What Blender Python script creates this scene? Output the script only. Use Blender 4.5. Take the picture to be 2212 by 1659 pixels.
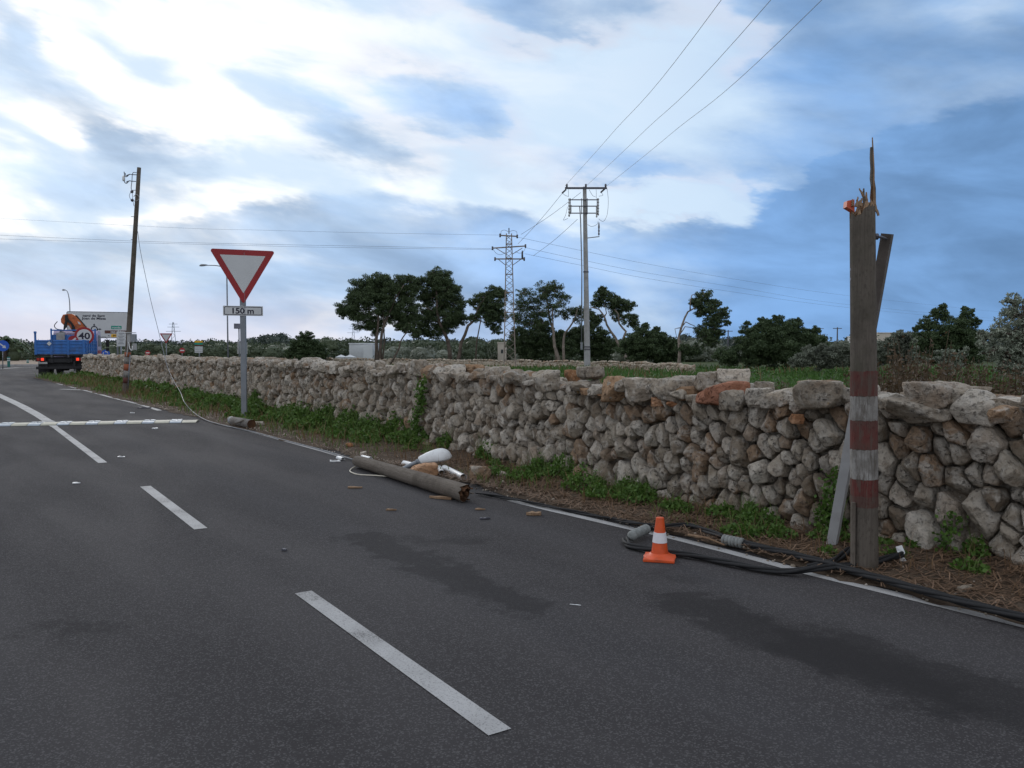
import bpy, bmesh, math, random
import numpy as np
from mathutils import Vector, Matrix
R = math.radians
rng = np.random.default_rng(7)
random.seed(7)
sc = bpy.context.scene
COL = sc.collection
for _o in list(bpy.data.objects): bpy.data.objects.remove(_o)

# ------------------------------------------------------------------ camera
EYE = 1.55; FPX = 1790.0; CX = 1106.0; CY = 829.5
PITCH = math.atan((CY - 755.0) / FPX)
cam_d = bpy.data.cameras.new('camera'); cam = bpy.data.objects.new('camera', cam_d); COL.objects.link(cam)
cam.location = (0, 0, EYE); cam.rotation_euler = (math.pi/2 - PITCH, 0, 0)
cam_d.sensor_width = 36.0; cam_d.lens = FPX/2212.0*36.0
cam_d.clip_start = 0.05; cam_d.clip_end = 6000
sc.camera = cam
# ------------------------------------------------------------------ light
SUN_AZ, SUN_EL = R(-24), R(17)
sun_d = bpy.data.lights.new('sun', 'SUN'); sun = bpy.data.objects.new('sun', sun_d); COL.objects.link(sun)
sun_d.energy = 0.6; sun_d.angle = R(16); sun_d.color = (1.0, 0.95, 0.9)
_sd = Vector((math.sin(SUN_AZ)*math.cos(SUN_EL), math.cos(SUN_AZ)*math.cos(SUN_EL), math.sin(SUN_EL)))
sun.rotation_euler = (-_sd).to_track_quat('-Z', 'Y').to_euler()
sun.location = _sd*60
vs = sc.view_settings
vs.view_transform = 'Standard'; vs.look = 'None'; vs.exposure = 0.0; vs.gamma = 1.0; vs.use_curve_mapping = False
sc.render.film_transparent = False
sc.cycles.max_bounces = 6; sc.cycles.diffuse_bounces = 3; sc.cycles.glossy_bounces = 3
sc.cycles.use_denoising = True

class NT:
    def __init__(s, tree): s.t = tree; s.n = tree.nodes; s.l = tree.links
    def node(s, typ, **kw):
        nd = s.n.new(typ)
        for k, v in kw.items(): setattr(nd, k, v)
        return nd
    def put(s, sock, v):
        if v is None: return
        if isinstance(v, bpy.types.NodeSocket): s.l.new(v, sock)
        else:
            if isinstance(v, (tuple, list)) and len(v) == 3 and sock.type == 'RGBA': v = (*v, 1)
            sock.default_value = v
    def m(s, op, a, b=None, c=None, clamp=False):
        nd = s.node('ShaderNodeMath', operation=op); nd.use_clamp = clamp
        for i, v in enumerate((a, b, c)): s.put(nd.inputs[i], v)
        return nd.outputs[0]
    def vm(s, op, a, b=None):
        nd = s.node('ShaderNodeVectorMath', operation=op)
        s.put(nd.inputs[0], a); s.put(nd.inputs[1], b)
        return nd.outputs[0]
    def mix(s, f, a, b, blend='MIX'):
        nd = s.node('ShaderNodeMix', data_type='RGBA', blend_type=blend); nd.clamp_factor = True
        s.put(nd.inputs[0], f); s.put(nd.inputs[6], a); s.put(nd.inputs[7], b)
        return nd.outputs[2]
    def ss(s, v, lo, hi, a=0.0, b=1.0):
        nd = s.node('ShaderNodeMapRange', interpolation_type='SMOOTHSTEP')
        for i, x in enumerate((v, lo, hi, a, b)): s.put(nd.inputs[i], x)
        return nd.outputs[0]
    def noise(s, vec, scale, detail=4, rough=0.55, dist=0.0):
        nd = s.node('ShaderNodeTexNoise')
        s.put(nd.inputs['Vector'], vec); nd.inputs['Scale'].default_value = scale
        nd.inputs['Detail'].default_value = detail; nd.inputs['Roughness'].default_value = rough
        nd.inputs['Distortion'].default_value = dist
        return nd
    def xyz(s, x, y, z=0.0):
        nd = s.node('ShaderNodeCombineXYZ')
        for i, v in enumerate((x, y, z)): s.put(nd.inputs[i], v)
        return nd.outputs[0]
    def ramp(s, f, pts):
        nd = s.node('ShaderNodeValToRGB'); cr = nd.color_ramp
        while len(cr.elements) < len(pts): cr.elements.new(0.5)
        for e, (p, c) in zip(cr.elements, pts):
            e.position = p; e.color = (*c, 1)
        s.put(nd.inputs[0], f); return nd.outputs[0]

# ------------------------------------------------------------------ sky
def azel(px, py):
    az = math.atan((px-CX)/FPX)
    return az, math.atan((755-py)/FPX*math.cos(az))
W = bpy.data.worlds.new('World'); sc.world = W; W.use_nodes = True
w = NT(W.node_tree); w.n.clear()
tc = w.node('ShaderNodeTexCoord'); sep = w.node('ShaderNodeSeparateXYZ'); w.l.new(tc.outputs['Generated'], sep.inputs[0])
az0 = w.m('ARCTAN2', sep.outputs[0], sep.outputs[1]); el0 = w.m('ARCSINE', sep.outputs[2])
nv = w.xyz(w.m('ADD', az0, w.m('MULTIPLY', el0, 0.9)), w.m('MULTIPLY', el0, 2.4), w.m('MULTIPLY', sep.outputs[1], 0.15))
wn = w.noise(nv, 8, 5, 0.58); wsep = w.node('ShaderNodeSeparateColor'); w.l.new(wn.outputs['Color'], wsep.inputs[0])
azw = w.m('ADD', az0, w.m('MULTIPLY_ADD', wsep.outputs[0], 0.19, -0.095))
elw = w.m('ADD', el0, w.m('MULTIPLY_ADD', wsep.outputs[1], 0.10, -0.05))
fb = w.noise(nv, 6.5, 6, 0.52, 0.25).outputs['Fac']
fb2 = w.noise(w.vm('ADD', nv, (3.1, 1.7, 0.3)), 2.6, 5, 0.5, 0.3).outputs['Fac']
def blob(px, py, rx, ry, wt, rot=0.0):
    a, e = azel(px, py); sx, sy = rx/FPX, ry/FPX
    dx = w.m('SUBTRACT', azw, a); dy = w.m('SUBTRACT', elw, e)
    if rot:
        c, s_ = math.cos(rot), math.sin(rot)
        dx, dy = (w.m('MULTIPLY_ADD', dx, c, w.m('MULTIPLY', dy, s_)), w.m('MULTIPLY_ADD', dx, -s_, w.m('MULTIPLY', dy, c)))
    qx = w.m('POWER', w.m('ABSOLUTE', w.m('DIVIDE', dx, sx)), 2.0); qy = w.m('POWER', w.m('ABSOLUTE', w.m('DIVIDE', dy, sy)), 2.0)
    return w.m('MULTIPLY', w.m('EXPONENT', w.m('MULTIPLY', w.m('ADD', qx, qy), -1.0)), wt)
rmask = w.ss(az0, azel(1350,0)[0], azel(1800,0)[0])
den = w.m('MULTIPLY_ADD', w.m('SUBTRACT', fb, 0.5), w.m('MULTIPLY_ADD', rmask, -.7, 1.5), w.m('MULTIPLY', w.m('SUBTRACT', fb2, 0.5), 0.5))
BL = [(970,225,200,65,.8,-.1),(760,300,180,45,.75,-.38),(330,325,130,50,.9,-.2),(160,400,150,50,.85,0),(80,80,70,140,1.0,.45),(230,300,60,40,.5,0),
      (1240,55,230,60,.5,0),(1350,385,150,38,.55,0),(1000,20,200,60,.3,0),(600,205,120,40,.22,-.4),(30,470,70,30,.35,0),
      (1240,235,190,75,-.5,0),(1500,445,130,42,-.75,.05),(1120,430,230,26,-.35,-.1),(1440,160,120,60,-.1,0),
      (480,130,420,150,-.22,0),(560,400,260,28,-.2,0),(2150,250,120,60,-.25,0),(2140,20,140,40,-.3,0)]
for b in BL: den = w.m('ADD', den, blob(*b))
# low cloud bank whose upper edge height follows the azimuth
fc = w.node('ShaderNodeFloatCurve'); cv = fc.mapping.curves[0]
EDGE = [(-400,560),(0,520),(300,480),(520,440),(700,425),(900,450),(1060,455),(1200,480),(1400,478),(1600,470),(1700,430),(1900,300),(2300,200)]
fpts = []
for px, py in EDGE:
    a, e = azel(px, py); fpts.append(((a+1.0)/2.0, min(1, e/0.5)))
cv.points[0].location = (0, fpts[0][1]); cv.points[1].location = (1, fpts[-1][1])
for p in fpts: cv.points.new(*p)
fc.mapping.update()
w.put(fc.inputs['Value'], w.m('MULTIPLY_ADD', azw, 0.5, 0.5, clamp=True))
edge = w.m('MULTIPLY', fc.outputs[0], 0.5)
bank = w.ss(w.m('SUBTRACT', elw, edge), -0.02, 0.012, 1.0, 0.0)
den = w.m('ADD', den, w.m('MULTIPLY', bank, 0.75))
den = w.m('ADD', den, w.ss(azw, azel(1430,0)[0], azel(1780,0)[0], 0.0, 0.72))
den = w.m('ADD', den, w.ss(elw, 0.42, 0.8, 0.0, 0.35))
cover = w.ss(den, -0.12, 1.0)
azf = w.m('MULTIPLY_ADD', az0, 0.5/0.62, 0.5, clamp=True)     # 0 = far left of the view, 1 = far right
darkc = w.ramp(azf, [(0.0,(.58,.71,.88)),(.35,(.42,.59,.84)),(.55,(.28,.46,.77)),(.75,(.195,.365,.66)),(1.0,(.165,.32,.585))])
brightc = w.ramp(azf, [(0.0,(1.06,1.08,1.11)),(.38,(.97,1.04,1.10)),(.56,(.76,.90,1.06)),(.70,(.62,.79,1.0)),(1.0,(.36,.53,.84))])
sky = w.node('ShaderNodeTexSky'); sky.sky_type = 'NISHITA'; sky.sun_disc = False
sky.sun_elevation = SUN_EL; sky.sun_rotation = SUN_AZ; sky.altitude = 50
nis = w.vm('SCALE', sky.outputs[0]); nis.node.inputs['Scale'].default_value = 0.10
veil = w.mix(0.85, nis, brightc)
veil = w.mix(w.m('MULTIPLY', w.ss(w.noise(w.vm('ADD', nv, (1.3, 9.2, 4.1)), 7.5, 5, 0.5, 0.4).outputs['Fac'], .38, .66), .9), veil, (.64,.80,.98))
darkc = w.mix(w.ss(el0, .45, .95, 0, .75), darkc, (.74,.78,.85))
fb3 = w.noise(w.vm('ADD', nv, (7.3, 2.2, 1.1)), 5.0, 6, 0.55, 0.3).outputs['Fac']
shade = w.ss(fb3, .28, .72, .78, 1.30)
dk = w.vm('SCALE', darkc); w.l.new(shade, dk.node.inputs['Scale'])
cl = w.mix(cover, veil, dk)
# warm rims where the bank thins, pink haze low on the left
rim = w.m('MULTIPLY', w.m('MULTIPLY', w.ss(den, 0.0, 0.3), w.ss(den, 0.5, 0.28)), w.ss(fb2, .45, .62))
cl = w.mix(w.m('MULTIPLY', rim, 0.22), cl, (1.12,.98,.95))
low = w.m('MULTIPLY', w.ss(elw, 0.085, 0.005), w.ss(azf, 0.62, 0.12))
cl = w.mix(w.m('MULTIPLY', low, 0.62), cl, (.72,.67,.76))
# away from the glow the cloud deck goes on as an even pale grey
bk = w.vm('SCALE', (.74,.79,.88)); w.l.new(w.ss(fb3, .25, .75, .82, 1.18), bk.node.inputs['Scale'])
cl = w.mix(w.ss(w.m('ABSOLUTE', az0), .7, 1.5), cl, bk)
# ground half of the dome: plain dim earth
cl = w.mix(w.ss(el0, -0.03, -0.001), (.10,.10,.09), cl)
bg = w.node('ShaderNodeBackground'); w.put(bg.inputs['Color'], cl); bg.inputs['Strength'].default_value = 1.0
wo = w.node('ShaderNodeOutputWorld'); w.l.new(bg.outputs[0], wo.inputs[0])

# ------------------------------------------------------------------ geometry helpers
cp, sp = math.cos(PITCH), math.sin(PITCH)
def ray(px, py):
    a = (px-CX)/FPX; b = (CY-py)/FPX
    return np.array([a, cp + b*sp, -sp + b*cp])
E0 = np.array([0, 0, EYE])
def G(px, py, z=0.0):
    d = ray(px, py); return E0 + d*((z-EYE)/d[2])
def P(px, py, Y):
    d = ray(px, py); return E0 + d*(Y/d[1])
U = np.array([-0.5815, 0.8135, 0]); N = np.array([0.8135, 0.5815, 0]); Z = np.array([0, 0, 1.0])
def ST(s, t, z=0.0): return U*s + N*t + Z*z
def st(p): return float(np.dot(p, U)), float(np.dot(p, N))
def unit(v): v = np.asarray(v, float); return v/np.linalg.norm(v)
def rotz(a):
    c, s = math.cos(a), math.sin(a); return np.array([[c,-s,0],[s,c,0],[0,0,1]])

def icos(n):
    t = (1+5**.5)/2
    v = [(-1,t,0),(1,t,0),(-1,-t,0),(1,-t,0),(0,-1,t),(0,1,t),(0,-1,-t),(0,1,-t),(t,0,-1),(t,0,1),(-t,0,-1),(-t,0,1)]
    v = [unit(x) for x in v]
    f = [(0,11,5),(0,5,1),(0,1,7),(0,7,10),(0,10,11),(1,5,9),(5,11,4),(11,10,2),(10,7,6),(7,1,8),(3,9,4),(3,4,2),(3,2,6),(3,6,8),(3,8,9),(4,9,5),(2,4,11),(6,2,10),(8,6,7),(9,8,1)]
    for _ in range(n):
        mid = {}; nf = []
        def g(a, b):
            k = (min(a,b), max(a,b))
            if k not in mid: v.append(unit(v[a]+v[b])); mid[k] = len(v)-1
            return mid[k]
        for a, b, c in f:
            x, y, z = g(a,b), g(b,c), g(c,a); nf += [(a,x,z),(b,y,x),(c,z,y),(x,y,z)]
        f = nf
    return np.array(v), np.array(f)
ICO = {k: icos(k) for k in (0,1,2,3,4)}
# vectorised value noise
_perm = rng.permutation(256)
_gv = rng.random(256)*2-1
def vnoise(p):
    p = np.asarray(p); i = np.floor(p).astype(int); f = p-i; f = f*f*(3-2*f); out = 0
    for dx in (0,1):
        for dy in (0,1):
            for dz in (0,1):
                h = _perm[(_perm[(_perm[(i[:,0]+dx)&255]+i[:,1]+dy)&255]+i[:,2]+dz)&255]
                wgt = (f[:,0] if dx else 1-f[:,0])*(f[:,1] if dy else 1-f[:,1])*(f[:,2] if dz else 1-f[:,2])
                out = out + _gv[h]*wgt
    return out

ORG = {}
def tag(o, label=None, cat=None, group=None, kind=None):
    if label: o['label'] = label
    if cat: o['category'] = cat
    if group: o['group'] = group
    if kind: o['kind'] = kind
    return o
def thing(name, label, cat, loc, group=None):
    o = bpy.data.objects.new(name, None); COL.objects.link(o); o.empty_display_size = 0.2
    o.location = tuple(loc); ORG[o.name] = np.array(loc, float)
    return tag(o, label, cat, group)
def mesh(name, V, F, mat, parent=None, smooth=False, org=None):
    V = np.asarray(V, float)
    base = ORG[parent.name] if parent is not None else (np.zeros(3) if org is None else np.array(org, float))
    o_loc = np.zeros(3) if parent is None or org is None else np.array(org, float)-base
    wo_ = base + o_loc
    me = bpy.data.meshes.new(name)
    F = F.tolist() if isinstance(F, np.ndarray) else F
    me.from_pydata((V-wo_).tolist(), [], F)
    me.materials.append(mat)
    if smooth: me.polygons.foreach_set('use_smooth', [True]*len(me.polygons))
    o = bpy.data.objects.new(name, me); COL.objects.link(o)
    if parent is not None: o.parent = parent; o.location = tuple(o_loc)
    else: o.location = tuple(base)
    ORG[o.name] = wo_
    return o
class MB:
    """collects shapes in world space; build() links them as one mesh"""
    def __init__(s): s.V = []; s.F = []; s.n = 0
    def add(s, V, F):
        V = np.asarray(V, float).reshape(-1, 3)
        s.F += [[i+s.n for i in f] for f in F]; s.V.append(V); s.n += len(V); return s
    def box(s, c, size, Rm=None, bev=0.0):
        hx, hy, hz = [x/2 for x in size]
        if bev <= 0:
            V = np.array([(x,y,z) for x in (-hx,hx) for y in (-hy,hy) for z in (-hz,hz)])
            F = [(0,1,3,2),(4,6,7,5),(0,4,5,1),(2,3,7,6),(0,2,6,4),(1,5,7,3)]
        else:
            bm = bmesh.new(); bmesh.ops.create_cube(bm, size=1)
            for v in bm.verts: v.co = Vector((v.co.x*size[0], v.co.y*size[1], v.co.z*size[2]))
            bmesh.ops.bevel(bm, geom=bm.edges[:], offset=bev, segments=2, affect='EDGES', profile=0.6)
            bm.verts.index_update()
            V = np.array([v.co[:] for v in bm.verts]); F = [[v.index for v in f.verts] for f in bm.faces]; bm.free()
        if Rm is not None: V = V @ np.asarray(Rm).T
        return s.add(V+np.asarray(c), F)
    def tube(s, path, rad, seg=10, cap=True):
        path = [np.asarray(p, float) for p in path]; n = len(path)
        rad = [rad]*n if np.isscalar(rad) else list(rad)
        prev = None; V = []; F = []
        for i, p in enumerate(path):
            d = unit(path[min(i+1,n-1)]-path[max(i-1,0)])
            if prev is None:
                a = np.array([0,0,1.0]) if abs(d[2]) < .9 else np.array([1.0,0,0]); x = unit(np.cross(a, d))
            else: x = unit(prev - d*np.dot(prev, d))
            prev = x; y = np.cross(d, x)
            for k in range(seg):
                th = 2*math.pi*k/seg; V.append(p + rad[i]*(math.cos(th)*x+math.sin(th)*y))
        for i in range(n-1):
            for k in range(seg):
                k2 = (k+1) % seg; F.append((i*seg+k, i*seg+k2, (i+1)*seg+k2, (i+1)*seg+k))
        if cap: F.append(tuple(range(seg-1,-1,-1))); F.append(tuple((n-1)*seg+k for k in range(seg)))
        return s.add(V, F)
    def bar(s, a, b, wx, wz):
        a, b = np.asarray(a, float), np.asarray(b, float); d = unit(b-a)
        up = Z if abs(d[2]) < .95 else np.array([0,1.0,0]); x = unit(np.cross(d, up)); y = np.cross(x, d)
        return s.box((a+b)/2, (wx, np.linalg.norm(b-a), wz), np.array([x, d, y]).T)
    def lathe(s, c, prof, seg=24, axis=None):
        c = np.asarray(c, float)
        ax = Z if axis is None else unit(axis)
        a = np.array([1.0,0,0]) if abs(ax[0]) < .9 else np.array([0,1.0,0]); x = unit(np.cross(a, ax)); y = np.cross(ax, x)
        V = []; F = []
        for r, h in prof:
            for k in range(seg):
                th = 2*math.pi*k/seg; V.append(c+ax*h+r*(math.cos(th)*x+math.sin(th)*y))
        for i in range(len(prof)-1):
            for k in range(seg):
                k2 = (k+1) % seg; F.append((i*seg+k, i*seg+k2, (i+1)*seg+k2, (i+1)*seg+k))
        F.append(tuple(range(seg-1,-1,-1))); F.append(tuple((len(prof)-1)*seg+k for k in range(seg)))
        return s.add(V, F)
    def prism(s, poly, o, ex, ey, ez, d0, d1):
        """2-D polygon in plane (ex,ey) at o, extruded along ez from d0 to d1"""
        o = np.asarray(o, float); n = len(poly)
        V = [o+ex*x+ey*y+ez*d0 for x, y in poly] + [o+ex*x+ey*y+ez*d1 for x, y in poly]
        F = [tuple(range(n-1,-1,-1)), tuple(range(n, 2*n))] + [(i, (i+1)%n, n+(i+1)%n, n+i) for i in range(n)]
        return s.add(V, F)
    def build(s, name, mat, parent=None, smooth=False, org=None):
        return mesh(name, np.concatenate(s.V), s.F, mat, parent, smooth, org)
def shade_auto(o, ang=40):
    me = o.data; bm = bmesh.new(); bm.from_mesh(me)
    for f in bm.faces: f.smooth = True
    for e in bm.edges:
        e.smooth = not (len(e.link_faces) != 2 or e.calc_face_angle(0) > R(ang))
    bm.to_mesh(me); bm.free(); return o
def text_geo(txt, size):
    c = bpy.data.curves.new('t', 'FONT'); c.body = txt; c.size = size; c.align_x = 'CENTER'; c.align_y = 'CENTER'; c.resolution_u = 3
    c.offset = size*0.028
    o = bpy.data.objects.new('t', c); COL.objects.link(o)
    dg = bpy.context.evaluated_depsgraph_get(); dg.update()
    me = bpy.data.meshes.new_from_object(o.evaluated_get(dg))
    V = np.array([v.co[:] for v in me.vertices]); F = [tuple(p.vertices) for p in me.polygons]
    bpy.data.objects.remove(o); bpy.data.meshes.remove(me); bpy.data.curves.remove(c)
    return V, F
def text_on(name, txt, size, o, ex, ey, mat, parent, xs=1.0):
    V, F = text_geo(txt, size); V = V-(V.max(0)+V.min(0))/2
    W_ = np.asarray(o)+np.outer(V[:,0]*xs, ex)+np.outer(V[:,1], ey)
    return mesh(name, W_, F, mat, parent)
def rpoly(wd, ht, r, n=5):
    out = []
    for cx, cy, a0 in ((wd/2-r,ht/2-r,0),(-wd/2+r,ht/2-r,90),(-wd/2+r,-ht/2+r,180),(wd/2-r,-ht/2+r,270)):
        for k in range(n): a = R(a0+90*k/(n-1)); out.append((cx+r*math.cos(a), cy+r*math.sin(a)))
    return out
def circ(r, n=40, a0=0, a1=360):
    return [(r*math.cos(R(a0+(a1-a0)*k/n)), r*math.sin(R(a0+(a1-a0)*k/n))) for k in range(n)]
def facing(p, yaw=0.0):
    """frame of a panel at p that looks towards the camera, turned by yaw"""
    nz = unit(np.array([0-p[0], 0-p[1], 0])); nz = rotz(yaw) @ nz
    ex = np.cross(Z, nz); return unit(ex), Z, nz

# leaves and blades as numpy batches
def rand_dirs(n):
    v = rng.normal(size=(n,3)); return v/np.linalg.norm(v, axis=1, keepdims=True)
def leaves(Pt, size, aspect=0.45, up=0.0):
    n = len(Pt); d = rand_dirs(n); d[:,2] += up; d /= np.linalg.norm(d, axis=1, keepdims=True)
    q = rand_dirs(n); x = np.cross(d, q); x /= np.linalg.norm(x, axis=1, keepdims=True)+1e-9
    L = (np.asarray(size)*np.ones(n)*(0.7+0.6*rng.random(n)))[:,None]
    V = np.empty((n,4,3)); V[:,0] = Pt-d*L*.5; V[:,1] = Pt+x*L*aspect*.5; V[:,2] = Pt+d*L*.5; V[:,3] = Pt-x*L*aspect*.5
    F = np.arange(n*4).reshape(n,4)
    return V.reshape(-1,3), F
def blades(Pt, h, wd, lean=0.5):
    n = len(Pt); a = rng.random(n)*6.283; h = np.asarray(h)*np.ones(n)*(0.6+0.7*rng.random(n))
    x = np.stack([np.cos(a), np.sin(a), 0*a], 1); l = rand_dirs(n); l[:,2] = 0
    V = np.empty((n,5,3)); hw = (wd*np.ones(n))[:,None]/2
    V[:,0] = Pt-x*hw; V[:,1] = Pt+x*hw
    m_ = Pt+l*(h*lean*.3)[:,None]+Z*(h*.6)[:,None]; V[:,2] = m_+x*hw*.7; V[:,3] = m_-x*hw*.7
    V[:,4] = Pt+l*(h*lean)[:,None]+Z*h[:,None]
    i = np.arange(n)[:,None]*5
    F = [list(r) for r in (i+np.array([0,1,2,3])).tolist()] + [list(r) for r in (i+np.array([3,2,4])).tolist()]
    return V.reshape(-1,3), F
def joinVF(parts):
    V = []; F = []; n = 0
    for v, f in parts:
        V.append(v); F += (np.asarray(f)+n).tolist() if isinstance(f, np.ndarray) else [[i+n for i in q] for q in f]; n += len(v)
    return np.concatenate(V), F

# ------------------------------------------------------------------ materials
def newmat(name):
    m_ = bpy.data.materials.new(name); m_.use_nodes = True
    t = NT(m_.node_tree); b = t.n.get('Principled BSDF'); return m_, t, b
def plain(name, col, rough=0.6, metal=0.0, var=0.12, scale=6.0, bump=0.0, spec=0.4, dirt=None, dirt_amt=0.0):
    m_, t, b = newmat(name)
    co = t.node('ShaderNodeTexCoord').outputs['Object']
    nz = t.noise(co, scale, 6, 0.6).outputs['Fac']
    c = t.mix(t.ss(nz, .3, .7), tuple(x*(1-var) for x in col), tuple(min(1, x*(1+var)) for x in col))
    if dirt is not None:
        d2 = t.noise(t.vm('ADD', co, (5.2,1.3,7.7)), scale*.7, 7, 0.65).outputs['Fac']
        c = t.mix(t.m('MULTIPLY', t.ss(d2, .45, .68), dirt_amt), c, dirt)
    t.put(b.inputs['Base Color'], c); b.inputs['Roughness'].default_value = rough; b.inputs['Metallic'].default_value = metal
    b.inputs['Specular IOR Level'].default_value = spec
    if bump:
        bn = t.node('ShaderNodeBump'); bn.inputs['Strength'].default_value = bump; bn.inputs['Distance'].default_value = 0.02
        t.put(bn.inputs['Height'], t.noise(co, scale*6, 5).outputs['Fac']); t.l.new(bn.outputs[0], b.inputs['Normal'])
    return m_
def leafmat(name, c1, c2, trans=0.15, rough=0.55, spec=0.3):
    m_, t, b = newmat(name)
    g = t.node('ShaderNodeNewGeometry'); oi = t.node('ShaderNodeObjectInfo')
    co = t.node('ShaderNodeTexCoord').outputs['Object']
    f = t.m('MULTIPLY_ADD', g.outputs['Random Per Island'], 0.65, t.m('MULTIPLY', t.noise(co, 0.9, 3).outputs['Fac'], 0.45), clamp=True)
    c = t.mix(f, c1, c2)
    t.put(b.inputs['Base Color'], c); b.inputs['Roughness'].default_value = rough; b.inputs['Specular IOR Level'].default_value = spec
    tr = t.node('ShaderNodeBsdfTranslucent'); t.put(tr.inputs[0], c)
    ms = t.node('ShaderNodeMixShader'); ms.inputs[0].default_value = trans
    out = t.n.get('Material Output')
    t.l.new(b.outputs[0], ms.inputs[1]); t.l.new(tr.outputs[0], ms.inputs[2]); t.l.new(ms.outputs[0], out.inputs[0])
    return m_
def stonemat(name, tint=(1,1,1), warm=1.0):
    m_, t, b = newmat(name)
    g = t.node('ShaderNodeNewGeometry'); oi = t.node('ShaderNodeObjectInfo')
    rnd = t.m('FRACT', t.m('ADD', g.outputs['Random Per Island'], t.m('MULTIPLY', oi.outputs['Random'], 3.37)))
    rnd2 = t.m('FRACT', t.m('MULTIPLY', rnd, 7.31))
    pos = t.vm('ADD', g.outputs['Position'], t.xyz(t.m('MULTIPLY', rnd, 17.0), t.m('MULTIPLY', rnd2, 11.0), 0.0))
    n1 = t.noise(pos, 6, 8, 0.66, 0.5).outputs['Fac']; n2 = t.noise(pos, 23, 8, 0.72, .3).outputs['Fac']; n3 = t.noise(pos, 80, 4, 0.7).outputs['Fac']
    T = lambda c: tuple(x*y for x, y in zip(c, tint))
    base = t.ramp(rnd, [(0,T((.27,.215,.16))),(.2,T((.56,.485,.39))),(.42,T((.36,.30,.235))),(.55,T((.45,.38,.30))),(.74,T((.70,.63,.535))),(.86,T((.35,.255,.18))),(1,T((.41,.27,.17)))])
    c = t.mix(t.m('MULTIPLY', t.ss(n1, .46, .62), .75), base, T((.64,.59,.52)))
    c = t.mix(t.m('MULTIPLY', t.ss(n1, .47, .3), .55*warm), c, T((.25,.165,.10)))
    c = t.mix(t.m('MULTIPLY', t.ss(n2, .49, .66), .75), c, T((.10,.083,.066)))
    c = t.mix(t.m('MULTIPLY', t.m('MULTIPLY', t.ss(n2, .36, .27), t.ss(rnd2, .3, .8)), .6), c, T((.70,.66,.59)))
    vo = t.node('ShaderNodeTexVoronoi'); t.put(vo.inputs['Vector'], t.vm('ADD', pos, t.vm('SCALE', t.noise(pos, 14, 3).outputs['Color']))); vo.inputs['Scale'].default_value = 17
    vo.inputs['Vector'].links[0].from_node.inputs[1].links[0].from_node.inputs['Scale'].default_value = .12
    pit = t.m('MULTIPLY', t.ss(vo.outputs['Distance'], .30, .12), t.ss(n1, .42, .6))
    c = t.mix(t.m('MULTIPLY', pit, .42), c, T((.045,.037,.03)))
    spk = t.m('MULTIPLY', t.ss(n3, .60, .70), .35); c = t.mix(spk, c, T((.10,.085,.07)))
    lich = t.m('MULTIPLY', t.ss(t.noise(pos, 5.3, 3).outputs['Fac'], .70, .74), t.ss(rnd2, .55, .6)); c = t.mix(t.m('MULTIPLY', lich, .7), c, (.50,.27,.05))
    t.put(b.inputs['Base Color'], c); b.inputs['Roughness'].default_value = 0.95; b.inputs['Specular IOR Level'].default_value = 0.2
    h = t.m('ADD', t.m('MULTIPLY', n1, .5), t.m('ADD', t.m('MULTIPLY', n2, .55), t.m('MULTIPLY_ADD', n3, .22, t.m('MULTIPLY', pit, -.6))))
    bn = t.node('ShaderNodeBump'); bn.inputs['Strength'].default_value = 1.0; bn.inputs['Distance'].default_value = 0.085
    t.put(bn.inputs['Height'], h); t.l.new(bn.outputs[0], b.inputs['Normal'])
    return m_
M = {}
M['stone'] = stonemat('limestone'); M['stone_far'] = stonemat('field_stone', (.95,.92,.88))
M['rock_red'] = stonemat('rust_red_stone', (.95,.50,.38), 1.2); M['rock_brown'] = stonemat('brown_stone', (.95,.70,.52), 1.2)
M['rock_pale'] = stonemat('pale_stone', (1.3,1.3,1.3), .3); M['rock_orange'] = stonemat('orange_stone', (1.25,.85,.62), 1.0)
M['metal'] = plain('galvanised_metal', (.22,.235,.255), .5, .3, .12, 3); M['metal_dark'] = plain('dark_steel', (.10,.10,.12), .55, .5, .2, 5)
M['sign_white'] = plain('sign_white', (.55,.56,.57), .45, 0, .04, 2); M['sign_red'] = plain('sign_red', (.30,.018,.022), .45, 0, .08, 3)
M['sign_blue'] = plain('sign_blue', (.02,.10,.48), .45, 0, .05, 3); M['sign_black'] = plain('sign_black', (.012,.012,.03), .5, 0, .05, 3)
M['sign_green'] = plain('sign_green', (.01,.27,.20), .5, 0, .05, 3); M['sign_brown'] = plain('sign_brown', (.10,.035,.022), .5, 0, .05, 3)
M['sign_yellow'] = plain('sign_yellow', (.72,.40,.02), .5, 0, .05, 3)
M['white_plastic'] = plain('white_plastic', (.74,.75,.75), .4, 0, .05, 8, 0, .5, (.35,.32,.28), .3)
M['black_cable'] = plain('black_cable', (.012,.012,.013), .7, 0, .2, 12); M['concrete'] = plain('concrete', (.36,.36,.36), .85, 0, .12, 2.5, .25, .3, (.22,.20,.18), .5)
M['wire'] = plain('wire', (.15,.16,.18), .5, .3, .1, 2)
M['cone_orange'] = plain('cone_orange', (.66,.085,.014), .5, 0, .08, 20, 0, .5, (.30,.07,.03), .35); M['cone_white'] = plain('cone_white', (.74,.72,.74), .4, 0, .05, 20)
M['bark'] = plain('pine_bark', (.12,.095,.078), .9, 0, .35, 3, .6, .2); M['bark_pale'] = plain('pale_pine_bark', (.23,.19,.16), .9, 0, .3, 3, .6, .2)
M['pine'] = leafmat('pine_needles', (.026,.048,.022), (.105,.145,.062)); M['scrub'] = leafmat('scrub_leaves', (.040,.060,.032), (.10,.125,.070))
M['dark_bush'] = leafmat('dark_bush_leaves', (.030,.055,.025), (.100,.140,.060)); M['silver'] = leafmat('silver_leaves', (.06,.085,.055), (.40,.43,.34))
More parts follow.
